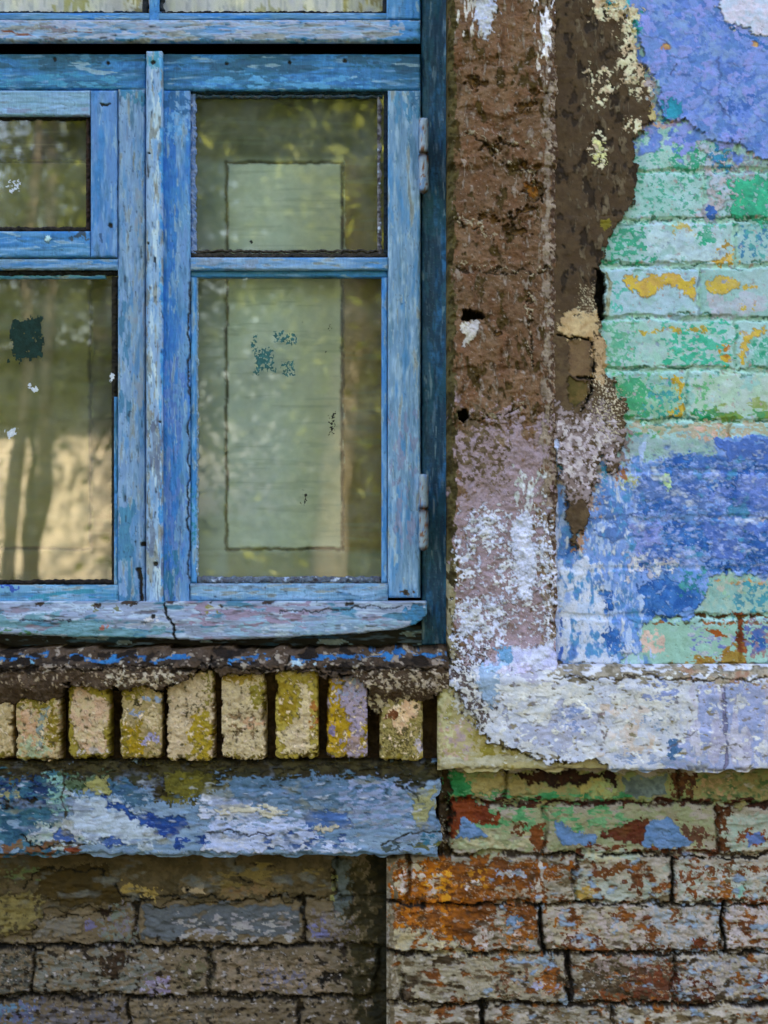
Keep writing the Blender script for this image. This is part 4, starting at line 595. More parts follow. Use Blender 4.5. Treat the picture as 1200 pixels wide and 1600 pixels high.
sill_brick(260, 1046, 334, 1189, ('#b0a48e', '#a89880'), [([(300, 1122), (322, 1110), (333, 1120), (333, 1186), (300, 1182), (296, 1150)], '#94862c', '#a08c24', .85, 7, 7, 'f', {}), (ell(305, 1105, 22, 10), '#6c6450', None, .4, 8, 8, 'x', {}), (rect(318, 1046, 334, 1100), '#8c8448', None, .6, 7, 6, 'f', {}), (rect(265, 1120, 295, 1180), '#bcae98', '#a8987c', .7, 9, 8, 'f', {})], 11, lab='tall sill brick in cream with an olive lower corner')
sill_brick(346, 1049, 415, 1188, ('#b4a88a', '#a89c84'), [([(390, 1070), (415, 1062), (415, 1110), (405, 1110), (388, 1098)], '#8a8238', OL, .9, 7, 7, 'f', {}), (rect(346, 1049, 400, 1066), '#a08c3c', '#948038', .8, 7, 6, 'f', {}), (rect(352, 1110, 400, 1150), '#6c6048', '#947c60', .35, 12, 8, 'f', dict(h=-.6)), (ell(393, 1132, 14, 12), '#b8987c', None, .7, 7, 6, 'f', {})], 13, lab='sill brick in pitted cream with an olive upper right corner')
sill_brick(430, 1045, 497, 1186, ('#94883a', '#a0944c'), [([(455, 1062), (478, 1066), (486, 1085), (490, 1170), (480, 1182), (444, 1180), (438, 1150), (460, 1118), (470, 1100), (466, 1070)], '#b4a888', '#a89c88', 1, 5, 6, 'f', dict(h=1, rim='#6c5c28')), ([(436, 1066), (466, 1066), (468, 1100), (446, 1138), (434, 1120)], '#8c781c', '#94842c', .95, 5, 5, 'f', {}), (rect(486, 1090, 498, 1140), '#a06c34', None, .5, 5, 4, 'f', {}), (rect(438, 1046, 490, 1056), '#b0a884', None, .7, 5, 4, 'f', {})], 15, lab='sill brick with an olive shield shape beside a cream patch')
sill_brick(510, 1054, 574, 1185, ('#8c86a6', '#948a9c'), [([(510, 1056), (535, 1062), (538, 1085), (528, 1105), (545, 1125), (540, 1150), (533, 1160), (545, 1182), (510, 1184)], '#a88c1c', '#98801c', .95, 6, 7, 'f', dict(h=.8)), (rect(545, 1150, 573, 1180), '#94807c', '#8c7c80', .8, 8, 6, 'f', {}), (ell(519, 1140, 5, 9), '#7c74a0', None, .9, 3, 3, 'f', {}), (rect(566, 1120, 575, 1175), '#a08c2c', None, .6, 5, 4, 'f', {}), (rect(520, 1056, 570, 1095), '#8494b4', '#8c88b0', .5, 10, 6, 'f', {})], 17, lab='sill brick half mustard yellow and half lilac')
sill_brick(593, 1088, 661, 1189, ('#857e4c', '#94885c'), [([(612, 1110), (640, 1092), (655, 1098), (650, 1120), (636, 1128), (630, 1145), (620, 1150), (618, 1125), (600, 1112)], '#b0947c', '#b8a488', 1, 4, 6, 'f', dict(h=1)), (rect(598, 1140, 650, 1186), '#5c542c', '#6c6438', .45, 12, 8, 'x', {}), (rect(600, 1112, 620, 1122), '#7c4c2c', None, .8, 4, 4, 'f', {}), (rect(648, 1140, 661, 1180), '#a09cac', None, .5, 6, 4, 'f', {})], 19, lab='short sill brick, darkest and last before the corner')
for k in range(6): sill_brick(-145 - 83 * k, 1060 + 7 * (k % 3), -78 - 83 * k, 1187, (CR, '#94883a'), [(rect(-145 - 83 * k, 1100, -100 - 83 * k, 1187), OL, YE, .7, 12, 8, 'f', {})], 23 + k)

# ---- wall to the left of the window, above it, and the shell of the house
g = Grid(-1500, -700, -226, 1020, 10, 5, 130); g.base('#6e4e3a', '#7a6350', 'm'); g.rough(5, 'm'); g.rough(1.10, 'f'); g.p(rect(-1500, -700, -226, 1020), '#6d8cd2', '#8fb8b8', .6, 60, 20, 'c', h=3); g.edge(10, 4, 'r')
build('left_brickwork', [g], M_wall, wall)
g = Grid(-226, -700, 700, -482, 6, 5, 130); g.base('#6e4e3a', '#7a6350', 'm'); g.rough(5, 'm'); g.rough(1.10, 'f'); g.p(rect(-226, -700, 700, -480), '#6d8cd2', '#8fb8b8', .5, 60, 20, 'c', h=3); g.edge(10, 4, 'b')
build('lintel_brickwork', [g], M_wall, wall)
z0, z1 = 0, 2.75; BC = '#6f6458'
shell = [boxdata((-.98, .125, 0), (-.232, .42, z1), BC), boxdata((.712, .135, 0), (2.6, .42, z1), BC), boxdata((-.232, .125, 0), (.712, .42, 1.01), BC), boxdata((-.232, .125, 2.56), (.712, .42, z1), BC),
         boxdata((-.98, 4.2, 0), (2.6, 4.5, z1), BC), boxdata((-1.28, .125, 0), (-.985, 4.5, z1), BC), boxdata((2.605, .02, 0), (2.9, 4.5, z1), BC), boxdata((-1.28, .125, -.08), (2.9, 4.5, -.003), BC)]
build('house_shell', shell, M_shell, wall, False)
V = np.array([(-1.6, -.14, 2.76), (3.2, -.14, 2.76), (3.2, 5, 2.76), (-1.6, 5, 2.76), (-1.6, -.14, 2.86), (3.2, -.14, 2.86), (3.2, 5, 2.86), (-1.6, 5, 2.86), (-1.6, 2.4, 4), (3.2, 2.4, 4)])
F = np.array([(0, 3, 2, 1), (0, 1, 5, 4), (4, 5, 9, 8), (6, 7, 8, 9), (2, 3, 7, 6), (1, 2, 6, 5), (3, 0, 4, 7)])
build('roof', [(V, F, np.tile(lin('#5a5652'), (10, 1)))], M_shell, wall, False)

# ================================================================ THE WINDOW
win = empty('wooden_window', (0.237, 0.09, 1.04)); tag(win, 'old wooden window with weathered bright blue frames and dusty glass', 'window')
PB, SB, TB, GV = '#6c96c8', '#1f7fcc', '#1c6288', '#8c92b4'
def board(x0, y0, x1, y1, dep, v=True, c=(PB, '#7c98cc'), sat=.25, satc=SB, teal=.12, worn=.08, pale=.14, thick=30, r=3.5, step=1.4, extra=(), cracks=.05, amp=1.4):
    """one painted board: streaks of several blues along the grain, flaked and bare spots, split grain"""
    g = Grid(x0, y0, x1, y1, dep - 18, step, thick); A = rect(x0 - 9, y0 - 9, x1 + 9, y1 + 9)
    sx, sy = (1, .16) if v else (.16, 1)
    g.base(c[0], c[1], 'f', sx, sy); g.rough(.9, 'f', sx, sy); g.rough(.5, 'x', sx * 1.6, sy * 1.6); g.rough(1.2, 'm', sx, sy)
    g.p(A, '#9dadd6', '#8ea2cc', pale * .8, 1, 0, 'f', sx, sy, h=.1, ts=.5)
    if teal: g.p(A, TB, '#2f6f98', teal, 1, 0, 'm', sx * 1.5, sy * 2, h=-.2, ts=.3)
    if sat: g.p(A, satc, '#3c86cc', sat, 1, 0, 'm', sx * 1.3, sy * 1.6, h=-.2, ts=.4)
    for q in extra: g.p(*q[:-1], **q[-1])
    if worn: g.p(A, '#8a8690', '#a098a0', worn, 1, 0, 'f', sx, sy, h=-.4, rim='#a4b4d4', ts=.12); g.p(A, '#5c4a44', '#7a5a4a', worn * .3, 1, 0, 'f', sx, sy, h=-.7)
    if cracks: g.p(A, '#1c3450', '#24405c', cracks, 1, 0, 'x', sx * .8, sy * .8, h=-1.0)
    g.punch(1.25, 1.05); g.tone(.61, .85, .80); g.craze(A, .03, .55, .45, -.8, 'f', sx * .5, sy * .5); g.edge(r, amp, 'lrtb', 'f'); return g
def nail(g, x, y, r=3): g.p(ell(x, y, r, r, 8), '#0c0c10', '#18140f', 1, .8, 1, 'f', h=-3)

# fixed frame: jambs, transom bar, head, upper mullion, bottom rail
JC = ('#265a84', '#1c4f78')  # jamb blues painted darker for the shade of the deep recess
tr_extra = [(rect(0, 48, 150, 56), '#8c4a3c', '#a0583c', .3, 4, 4, 'f', .15, 1, {}), (rect(-200, 30, 660, 64), '#9a98bc', '#a8a4c0', .5, 8, 6, 'f', .2, 1, dict(h=.3)), (rect(30, 40, 110, 62), '#8c7c90', None, .5, 10, 6, 'f', .2, 1, {}), (rect(620, 24, 662, 70), '#3a80c4', '#4c8cc8', .85, 10, 7, 'm', {}), (rect(-200, 60, 660, 64), '#3a80b4', None, .5, 4, 4, 'f', .2, 1, {})]
jr = board(659, -478, 712, 1008, -66, True, JC, .25, '#1f5f94', .35, .03, .08, 60, 3, cracks=.06, extra=[(rect(659, -478, 668, 1008), '#3a6c98', '#4878a0', .6, 6, 3, 'f', 1, .15, {}), (rect(662, 60, 700, 1000), '#4a7898', '#2a6c88', .15, 8, 4, 'x', {})])
jl = board(-240, -478, -187, 1008, -66, True, JC, .25, '#1f5f94', .35, .03, .08, 60, 3, step=2.5)
head = board(-186, -478, 658, -432, -60, False, thick=60, step=4)
bot = board(-240, 976, 712, 1030, -74, False, ('#1e1613', '#2a1d17'), .04, '#2c5c88', .05, .1, .01, 60, 3, step=1.8)  # bottom rail painted near black as the shade under the sill
trb = board(-186, 30, 657, 65, -18, False, ('#7d93bc', '#8c9cc4'), .16, '#3a84c4', .05, .2, .4, 14, 5, extra=tr_extra, cracks=.10, amp=3)
lip = board(-186, 20, 657, 31, -38, False, ('#6a94c0', '#5c88bc'), .3, SB, .1, .1, .2, 30, 2)
umu = board(233, -430, 248, 38, -34, True, ('#3c84c4', '#5c94cc'), .4, SB, .1, .05, .2, 40, 3)
ust = board(604, -430, 657, 30, -34, True, ('#4c88c4', '#5c90cc'), .4, '#2a7cc4', .1, .06, .15, 40, 3.5)
usl = board(-186, -430, -133, 30, -34, True, ('#4c88c4', '#5c90cc'), .4, '#2a7cc4', .1, .06, .15, 40, 3.5, step=3)
trb.tone(1.32, 1.12, 1.08); jr.tone(1.0, .95, .9)
build('window_frame', [jr, jl, head, bot, trb, lip, umu, ust, usl], M_woodh, win)['label'] = 'fixed frame with grey lilac transom bar and blue side post darkened for recess shade'

# cover strip between the casements
ms = board(228, 79, 253, 944, -22, True, ('#8698c8', '#93a2cc'), .06, SB, .04, .22, .5, 40, 4, extra=[(rect(228, 79, 253, 105), '#2a86b0', '#4c94b8', .85, 10, 5, 'f', {}), (rect(249, 90, 256, 944), '#2f84d0', '#58a0dc', .7, 3, 2, 'f', 1, .15, {}), (rect(236, 100, 250, 940), '#c0c0d4', '#b0b8d4', .35, 6, 3, 'f', 1, .12, {}), (rect(226, 350, 236, 900), '#6c7c94', '#8c7c80', .4, 4, 3, 'f', 1, .2, {}), (rect(228, 640, 253, 944), '#6c7094', '#8088a8', .4, 8, 3, 'f', 1, .12, {})], cracks=.11)
ms.tone(1.3, 1.16, 1.1); nail(ms, 239, 97, 3.5); nail(ms, 243, 881, 4); nail(ms, 231, 380, 2); nail(ms, 250, 659, 2); nail(ms, 233, 239, 2.2)
build('mullion_strip', [ms], M_woodv, win)['label'] = 'narrow pale lilac cover strip nailed between the casements'

# sill board: drooping bottom edge
def sillboard():
    g = Grid(-186, 941, 667, 1003, -18, 1.35, 65); X, Y = g.X, g.Y
    g.base('#8290b0', '#8c98b8', 'f', .16, 1); g.rough(2.2, 'm', .2, 1); g.rough(0.77, 'f', .2, 1); g.rough(.7, 'x', .3, 1)
    A = rect(-190, 935, 670, 1010)
    g.p(A, '#96a8c4', '#a0b0cc', .35, 1, 0, 'f', .16, 1); g.p(A, '#7c84a0', '#887c94', .2, 1, 0, 'm', .2, 1, h=-.3); g.p(A, '#3f7898', '#4c88ac', .2, 1, 0, 'm', .25, 1, h=.3)
    g.p([(-20, 968), (90, 962), (200, 975), (260, 985), (250, 998), (0, 992)], '#5f90a4', '#6c98b0', .7, 10, 8, 'm', .3, 1, h=.3); g.p([(270, 975), (420, 965), (640, 960), (660, 985), (300, 1000)], '#7c98bc', '#84a4c0', .6, 12, 8, 'm', .3, 1, h=.3)
    g.p(rect(290, 945, 480, 975), '#9484a0', '#8c7c98', .55, 12, 6, 'f', .3, 1); g.p([(635, 950), (668, 944), (668, 985), (640, 980), (628, 968)], '#2f84b8', '#24709c', .9, 9, 6, 'f', h=-.5)
    g.p(rect(140, 945, 215, 958), '#7c8464', '#6c6c50', .4, 8, 6, 'f', .4, 1); g.p(rect(320, 948, 350, 958), '#8c8444', None, .6, 6, 5, 'f', .5, 1); g.p(rect(155, 975, 170, 985), '#b06c60', None, .7, 5, 4, 'f'); g.p(rect(-10, 985, 60, 992), '#4c7c58', None, .5, 5, 4, 'f', .4, 1); g.p(rect(225, 965, 245, 975), '#c8c4d0', None, .7, 5, 4, 'f')
    g.p(A, '#a8b4cc', '#b4b8cc', .07, 1, 0, 'f', .2, 1, h=.4); g.p(A, '#3c3a44', '#54403c', .07, 1, 0, 'f', .2, 1, h=-1); g.p(rect(400, 975, 640, 996), '#a8b8cc', '#8498c0', .3, 10, 6, 'f', .5, 1)
    g.p(A, '#28384c', '#34404c', .08, 1, 0, 'x', .15, .9, h=-1.1)
    g.crack([(255, 942), (262, 958), (270, 975), (270, 990), (274, 1004)], 1.3, -4, '#10141c', 4); nail(g, 239, 964, 3)
    for x in (60, 150, 195, 213, 262, 338, 420, 545): g.p(ell(x, 944, 8, 3), '#3c2a20', '#54382c', .8, 3, 4, 'f', h=-2)
    g.crack([(440, 956), (540, 950), (630, 948)], .8, -1.2, '#26344c', 4); g.crack([(30, 966), (110, 972)], .8, -1.2, '#26344c', 4)
    g.punch(1.3, 1.05); g.tone(.90, .88, .80); g.craze(A, .03, .6, .5, -1, 'f', .15, .8)
    bot = np.interp(X, [-186, 0, 130, 265, 300, 420, 560, 620, 650, 667], [990, 991, 996, 998, 1001, 998, 990, 984, 976, 962]) + 1.6 * (nz('f', X, Y, .5, 1, 77) - .5)
    d = bot - Y; t = np.clip(1 - d / 5, 0, 9); g.H -= np.where(t < 1, 4 * (1 - np.sqrt(np.clip(1 - t * t, 0, 1))), 4)
    g.keep = d > -2.0
    # outline with a real edge: fold the cut-off strip back under the board
    g.keep = None; Yn = np.minimum(Y, bot + .0); fold = np.clip((Y - bot) / 4, 0, 1); g.Y = Yn; g.H -= 60 * fold
    g.b = (-186, 941, 667, 1003); g.H += 6 * sst((Yn - 941) / 30) - 3; return g
build('window_sill', [sillboard()], M_woodh, win)['label'] = 'drooping grey blue sill board, split below the cover strip'

# casements ---------------------------------------------------------
FL = dict(h=.6, rim='#b8c8e4')
def casement_right():
    tr = board(253, 84, 657, 141, -42, False, ('#23689c', '#2f78ac'), .35, '#1a6cb0', .3, .04, .12, 40, 3, extra=[(rect(255, 84, 657, 108), '#1f5c88', '#24648c', .6, 14, 6, 'm', .3, 1, {}), (rect(300, 120, 600, 141), '#4c90c8', '#5c98cc', .5, 10, 7, 'f', .3, 1, {}), (rect(530, 95, 600, 140), '#3a7cbc', None, .5, 14, 8, 'f', {})])  # teal rail, upper edge painted darker as shade below the transom bar
    for x, y in ((355, 99), (452, 97), (540, 96)): nail(tr, x, y, 3)
    ls = board(253, 141, 297, 944, -42, True, (PB, '#7590cc'), .3, '#2476cc', .06, .07, .25, 40, 3,
               extra=[(rect(253, 130, 275, 944), '#1f74cc', '#3484d0', .8, 9, 5, 'f', 1, .12, {}), (rect(253, 130, 300, 175), '#2470b0', None, .7, 14, 6, 'm', {}), (rect(255, 170, 290, 220), '#5c9cdc', '#86a8dc', .5, 12, 7, 'f', {}), (rect(253, 560, 285, 944), '#5a7cc8', '#6c88cc', .5, 12, 6, 'f', 1, .3, {}), (rect(254, 860, 275, 944), '#3080b0', None, .6, 10, 6, 'f', 1, .3, {})])
    rs = board(606, 141, 657, 934, -42, True, ('#6e8cbc', '#7c98c8'), .18, '#3a80c4', .06, .10, .35, 40, 3, extra=[(rect(606, 141, 657, 190), '#4c88c0', None, .5, 20, 8, 'f', 1, .4, {}), (rect(612, 640, 650, 850), '#8c8cb8', '#7c84b4', .4, 14, 6, 'f', 1, .3, {}), (rect(640, 141, 657, 170), '#3a74ac', None, .7, 8, 5, 'f', {})])
    nail(rs, 634, 926, 4); rs.p(ell(634, 925, 10, 6), '#3c3428', '#4c4438', .7, 5, 4, 'f')
    br = board(297, 912, 606, 940, -40, False, ('#7a96bc', '#84a0c4'), .12, '#3c7cb8', .08, .2, .4, 40, 3, extra=[(rect(297, 905, 606, 920), '#8c94b8', '#7c88a4', .5, 6, 4, 'f', .3, 1, {})], cracks=.1)
    mu = board(297, 402, 606, 422, -40, False, ('#6c8cbc', '#7c98c8'), .2, SB, .08, .15, .4, 34, 3, extra=[(rect(297, 402, 400, 420), '#9098bc', None, .5, 6, 4, 'f', .3, 1, {})])
    mu2 = board(297, 422.5, 606, 433, -50, False, ('#2c74ac', '#3a80b4'), .35, SB, .3, .05, .1, 24, 2)
    bl = board(297.5, 433, 307, 911, -47, True, ('#4c90d4', '#64a0dc'), .4, '#1c84cc', .05, .08, .3, 28, 3, extra=[(rect(296, 760, 308, 850), '#1c90b0', None, .5, 8, 3, 'f', {})]); 
    brr = board(596, 433, 605.5, 911, -47, True, ('#4c86c8', '#6c98d0'), .3, '#2c80cc', .05, .08, .3, 28, 3)
    rs.tone(1.38, 1.18, 1.06); [q.tone(1.15, 1.06, 1.03) for q in (br, mu)]; return [tr, ls, rs, br, mu, mu2, bl, brr]
gs = casement_right(); gs[1].crack([(295, 440), (296, 640), (294, 800), (296, 930)], 1.1, -3, '#0e1830', 3)
cr = build('casement', gs, M_woodv, win); cr['label'] = 'right hand casement with two panes and hinges'
def casement_left():
    tr = board(-177, 84, 228, 139, -42, False, ('#23689c', '#2f7cac'), .3, '#1a6cb0', .35, .04, .12, 40, 3, extra=[(rect(-177, 84, 228, 104), '#1f5c80', '#24648c', .6, 14, 6, 'm', .3, 1, {}), (rect(0, 118, 180, 138), '#2a84b4', '#4c90b8', .6, 9, 6, 'f', .2, 1, {})])  # left top rail likewise: teal paint with transom shade put into it
    nail(tr, 85, 93, 3); nail(tr, 169, 99, 3)
    rs = board(184, 139, 227, 942, -42, True, ('#7c94c8', '#8aa0cc'), .12, '#4c8cc8', .1, .12, .4, 40, 3, extra=[(rect(184, 110, 228, 160), '#2c7cae', '#5090b8', .8, 18, 8, 'f', 1, .5, {}), (rect(184, 470, 205, 660), '#4c84b4', None, .4, 10, 5, 'f', 1, .2, {}), (rect(184, 790, 228, 942), '#4480b4', '#4c8cb8', .75, 22, 10, 'm', 1, .3, {}), (rect(205, 300, 228, 780), '#9898b4', '#8c9cbc', .4, 10, 5, 'f', 1, .15, {})], cracks=.10)
    rs.crack([(217, 888), (220, 905), (221, 940)], 2.6, -5, '#241a14', 3); nail(rs, 224, 851, 4)
    ls = board(-177, 139, -134, 942, -42, True, step=3, thick=40)
    br = board(-134, 914, 184, 942, -40, False, ('#6c94bc', '#7ca0c4'), .25, '#3c8cb8', .15, .15, .35, 40, 3, extra=[(rect(50, 922, 150, 940), '#2c8cac', None, .45, 8, 5, 'f', .2, 1, {}), (rect(0, 914, 30, 922), '#2454b4', None, .6, 5, 3, 'f', {})], cracks=.1)
    mu = board(-134, 404, 184, 421, -40, False, ('#6c8cc0', '#7c98c8'), .2, SB, .1, .12, .35, 34, 3)
    mu2 = board(-134, 429, 165, 435, -54, False, ('#4c90bc', '#6ca0c0'), .3, SB, .3, .2, .3, 14, 2, amp=3)
    st = board(178, 620, 184, 914, -46, True, ('#3a80b0', '#2c7098'), .4, '#2474a8', .3, .1, .2, 30, 2, amp=3)
    rs.tone(1.2, 1.08, 1.05); [q.tone(1.15, 1.06, 1.03) for q in (br, mu)]; return [tr, rs, ls, br, mu, mu2, st]
cl = build('casement', casement_left(), M_woodv, win); cl['label'] = 'left hand casement, cut by the edge of the picture'
# small ventilation sash in the left casement
v1 = board(-134, 141, 141, 181, -36, False, ('#8aa2c2', '#94a8c8'), .03, '#5c90c0', .03, .06, .55, 30, 3, extra=[(rect(-134, 172, 141, 181), '#9a98bc', None, .4, 5, 4, 'f', .3, 1, {})], cracks=.03)
v2 = board(141.5, 141, 182.5, 402, -36, True, ('#6084c4', '#6c90cc'), .25, '#2a78bc', .08, .05, .15, 30, 3, cracks=.03)
v3 = board(-134, 361, 141, 402, -36, False, ('#4c84bc', '#5c90c4'), .35, '#2a78bc', .2, .05, .15, 30, 3, extra=[(ell(74, 373, 5, 5), '#c4ccdc', '#b4bccc', 1, 2, 2, 'f', dict(h=1.5)), (rect(110, 360, 141, 375), '#2c4c6c', '#5c5448', .6, 8, 6, 'f', {})])
v4 = board(-134, 181, -96, 361, -36, True, step=3)
v2.p([(158, 163), (172, 162), (170, 166), (160, 167)], '#101018', None, 1, 1, 2, 'f', h=-3); nail(v2, 172, 352, 3.5); v2.crack([(184, 250), (186, 275), (183, 295)], 1.2, -3, '#0c1424'); v2.p([(157, 368), (160, 380)], '#24507c', None, 1, 2, 2, 'f', line=2)
vs_ = build('vent_sash', [v1, v2, v3, v4], M_woodv, win); vs_['label'] = 'small opening sash in the upper part of the left casement'

# panes, putty and remnants ------------------------------------------
def pane(x0, y0, x1, y1, dep, parent):
    dep -= 18
    a = px(x0, y1, dep); b = px(x1, y0, dep)
    V, F, Cv = boxdata((a[0], -dep / 1000, a[2]), (b[0], -dep / 1000 + .003, b[2])); return meshobj('pane', V, F, None, M_glass, parent, False)
p1 = pane(298, 142, 605, 402, -58, cr); p2 = pane(300, 424, 603, 912, -58, cr); p3 = pane(-133, 424, 183, 914, -58, cl); p4 = pane(-95, 182, 140, 360, -52, vs_)
p5 = pane(249, -431, 603, 21, -52, win); p6 = pane(-132, -431, 232, 21, -52, win)
def putty_and_gaps(segs, dep, parent, c=('#8a94a8', '#6c6c70'), th=8):
    dep -= 18
    out = []
    for (x0, y0, x1, y1, cc) in segs:
        st = 1.0; g = Grid(x0, y0, x1, y1, dep, st, th); k = cc or c; g.base(k[0], k[1], 'f'); g.rough(2.20, 'f'); g.rough(0.70, 'x'); v = (y1 - y0) > (x1 - x0)
        lum = lin(k[0]).mean(); g.p(rect(x0, y0, x1, y1), '#c0c8dc', '#98a8c8', .14 if lum > .12 else .02, 1, 0, 'f', .6, .6, h=.8); g.edge(3, 3, 'lrtb', 'f', 3); out.append(g)
        # crumbled, wandering outline
        if v: g.X = g.X + 1.8 * (nz('f', g.X, g.Y, .3, .8, 5) - .5) * 2 * np.clip((g.X - x0) / (x1 - x0), 0, 1) * (1 if x0 < 450 else -1) + (0 if x0 < 450 else 1.5)
        else: g.Y = g.Y + 1.3 * (nz('f', g.X, g.Y, .8, .3, 6) - .5) * 2
    return build('glazing_putty_and_gaps', out, M_res, parent)
DK = ('#2a2826', '#3a322c'); LP = ('#7c94c0', '#a0a8bc')  # near-black segments below paint the shaded gaps beside the panes
putty_and_gaps([(296, 146, 306, 400, ('#4c6c9c', '#7c8cac')), (588, 150, 594, 398, ('#7c7880', '#3c3438')), (300, 390, 600, 394, ('#4c4640', '#2c2420')), (298, 395, 604, 403, DK), (306, 148, 598, 152, ('#2c4c60', '#4c5058')), (598, 144, 606, 402, ('#101c2c', '#1c2834')), (298, 140.5, 606, 146, ('#14344c', '#1c2c38'))], -50, cr)
putty_and_gaps([(307, 901, 596, 911, ('#5c6878', '#4c4c58')), (305, 434, 309, 900, ('#84949c', '#6c8ca8')), (440, 904, 596, 909, ('#2c3038', '#3a2c34'))], -50, cr)
putty_and_gaps([(-133, 422, 184, 430, ('#15161a', '#242424')), (174, 432, 184, 914, ('#1c1814', '#2c261c')), (-133, 906, 184, 914, ('#241c18', '#141010'))], -51, cl)
putty_and_gaps([(-95, 180, 141, 186, ('#101010', '#1c1814')), (134, 184, 141, 360, ('#241c18', '#3a241c')), (-95, 354, 134, 362, ('#2c2420', '#1c1814'))], -45, vs_)
putty_and_gaps([(252, 17, 600, 22, ('#2c2a2c', '#1c1814')), (596, -430, 605, 20, ('#1c2028', '#2c2c30')), (-130, 17, 230, 22, ('#2c3c4c', '#1c2024')), (222, -430, 233, 20, ('#141820', '#2c2c30')), (248, -430, 256, 16, ('#1c242c', '#34383c'))], -44, win)
def remnant(name, pts, cols, dep, parent, cov=.8, ns='f', lab=None, soft=6, warp=6):
    dep -= 18
    many = pts if isinstance(pts[0][0], (list, tuple)) else [pts]; P = np.array([q for w_ in many for q in w_]); g = Grid(P[:, 0].min() - 6, P[:, 1].min() - 6, P[:, 0].max() + 6, P[:, 1].max() + 6, dep, .8, 0)
    g.base('#000000'); [g.p(w_, '#ffffff', '#ffffff', cov, soft, warp, ns) for w_ in many]; k = g.Cc[..., 0] > .5; g.base(cols[0], cols[1], 'f'); g.keep = k; g.rough(.5, 'x'); g.H *= .5
    # a second skin just behind gives the flake its thickness
    v, f, c = g.data(); v2 = v.copy(); v2[:, 1] += .0005; data = [(v, f, c), (v2, f[:, ::-1], c)]
    o = build(name, data, M_res, parent); 
    if lab: o['label'] = lab
TL = ('#17332e', '#102620'); TL2 = ('#23504f', '#34686a')
remnant('sticker_remnant', rect(17, 497, 68, 563), TL, -57, p3 and cl, .93, 'f', 'dark green square remnant on the left glass', 5, 5)
remnant('sticker_remnant', [rect(394, 522, 404, 585), rect(400, 543, 430, 583), rect(425, 519, 464, 537), rect(438, 562, 460, 588), ell(412, 560, 14, 12)], TL2, -57, cr, .66, 'x', 'blue green scraps of a square sticker', 4, 4)
WS = ('#c8ccd4', '#b4b8c8')
for P in (ell(54, 604, 11, 7), ell(18, 675, 13, 10)): remnant('paint_spot', P, WS, -57, cl, .8, 'f', None, 5, 5)
remnant('paint_spot', ell(20, 291, 10, 9), WS, -51, vs_, .7, 'f', None, 5, 5)
remnant('paint_spot', ell(176, 590, 4, 10), WS, -50, cl, .8, 'f', None, 3, 4)
BK = ('#14181a', '#241f18')
for P in (ell(518, 662, 7, 22), ell(474, 780, 4, 16), ell(505, 800 - 55, 2, 2), ell(475, 500, 3, 2), ell(509, 555, 3, 3), ell(519, 515, 3, 6), ell(475, 538, 1.6, 1.6)): remnant('paint_spot', P, BK, -57, cr, .6, 'x', None, 3, 6)
remnant('paint_spot', ell(393, 378, 3, 4), BK, -57, cr, 1, 'x', None, 1, 2)
# hinges: two painted barrels, a joint, a rounded foot
def hinge(xc, y0, y1, yj, c):
    a = px(xc, y1, -38); b = px(xc, y0, -38); j = px(xc, yj, -38)[2]; cx, cy = a[0], a[1]; r = .0078
    zb, zt = a[2], b[2]
    prof = [(.0015, zb - .001), (r * .75, zb + .002), (r * .98, zb + .007), (r, zb + .02), (r * .97, (zb + j) / 2), (r, j - .002), (r * .72, j - .0008), (r * .72, j + .0008), (r * .96, j + .002), (r * .95, (zt + j) / 2), (r * .97, zt - .004), (r * .8, zt), (.001, zt + .0004)]
    pr = []
    for i in range(len(prof) - 1):
        n = 4 if abs(prof[i + 1][1] - prof[i][1]) > .006 else 1
        for q in range(n): t = q / n; pr.append((prof[i][0] * (1 - t) + prof[i + 1][0] * t, prof[i][1] * (1 - t) + prof[i + 1][1] * t))
    pr.append(prof[-1]); V, F, Cv = lathe(pr, cx, cy, 24, c, .12); Cv = Cv.copy()
    n = nz('f', (V[:, 0] + V[:, 1]) * 1000, V[:, 2] * 1000, 1, .5, 9); Cv[n > .82] = lin('#5c7ca4'); Cv[(np.abs(V[:, 2] - j) < .0022)] = lin('#2c1c14'); Cv[(nz('f', V[:, 0] * 1500, V[:, 2] * 1500, 1, 1, 12) > .86)] = lin('#6c4028'); Cv[V[:, 2] < zb + .006] = lin('#4a3a30')
    lf = boxdata((cx - .003, cy + .002, zb + .008), (cx + .003, .078, zt - .006), '#54708c')
    return build('hinge', [(V, F, Cv), lf], M_hinge, cr)
hinge(662, 185, 302, 241, '#8494a8'); hinge(662, 741, 860, 796, '#7c8c9a')

# ================================================================ BEHIND THE GLASS
def shutter(x0, x1, panel, cols, label, sidecols, tn=(.46, .49, .38)):
    g = Grid(x0, 120, x1, 935, -112, 2, 25); g.base(cols[0], cols[1], 'b'); g.rough(1.0, 's', .2, 1)
    a, b, c, d = panel
    for (P, c1, c2, so, cv) in sidecols: g.p(P, c1, c2, cv, so, 2, 'c', blend=so > 5)
    m = (g.X > a) & (g.X < c) & (g.Y > b) & (g.Y < d); g.H[m] += 3
    for L_ in ([(a, b), (c, b)], [(a, b), (a, d)], [(c, b), (c, d)], [(a, d), (c, d)]): g.p(L_, '#4c4c3c', '#58503c', 1, 1, 1.2, 'f', h=-4, line=1.8)
    g.p(rect(x0, 120, x1, 935), '#8c9c94', None, .2, 1, 0, 'f', .05, .7, alpha=.25)
    g.tone(*tn); o = build('window_shutter', [g], M_in); return tag(o, label, 'shutter', 'shutters standing behind the casement glass')
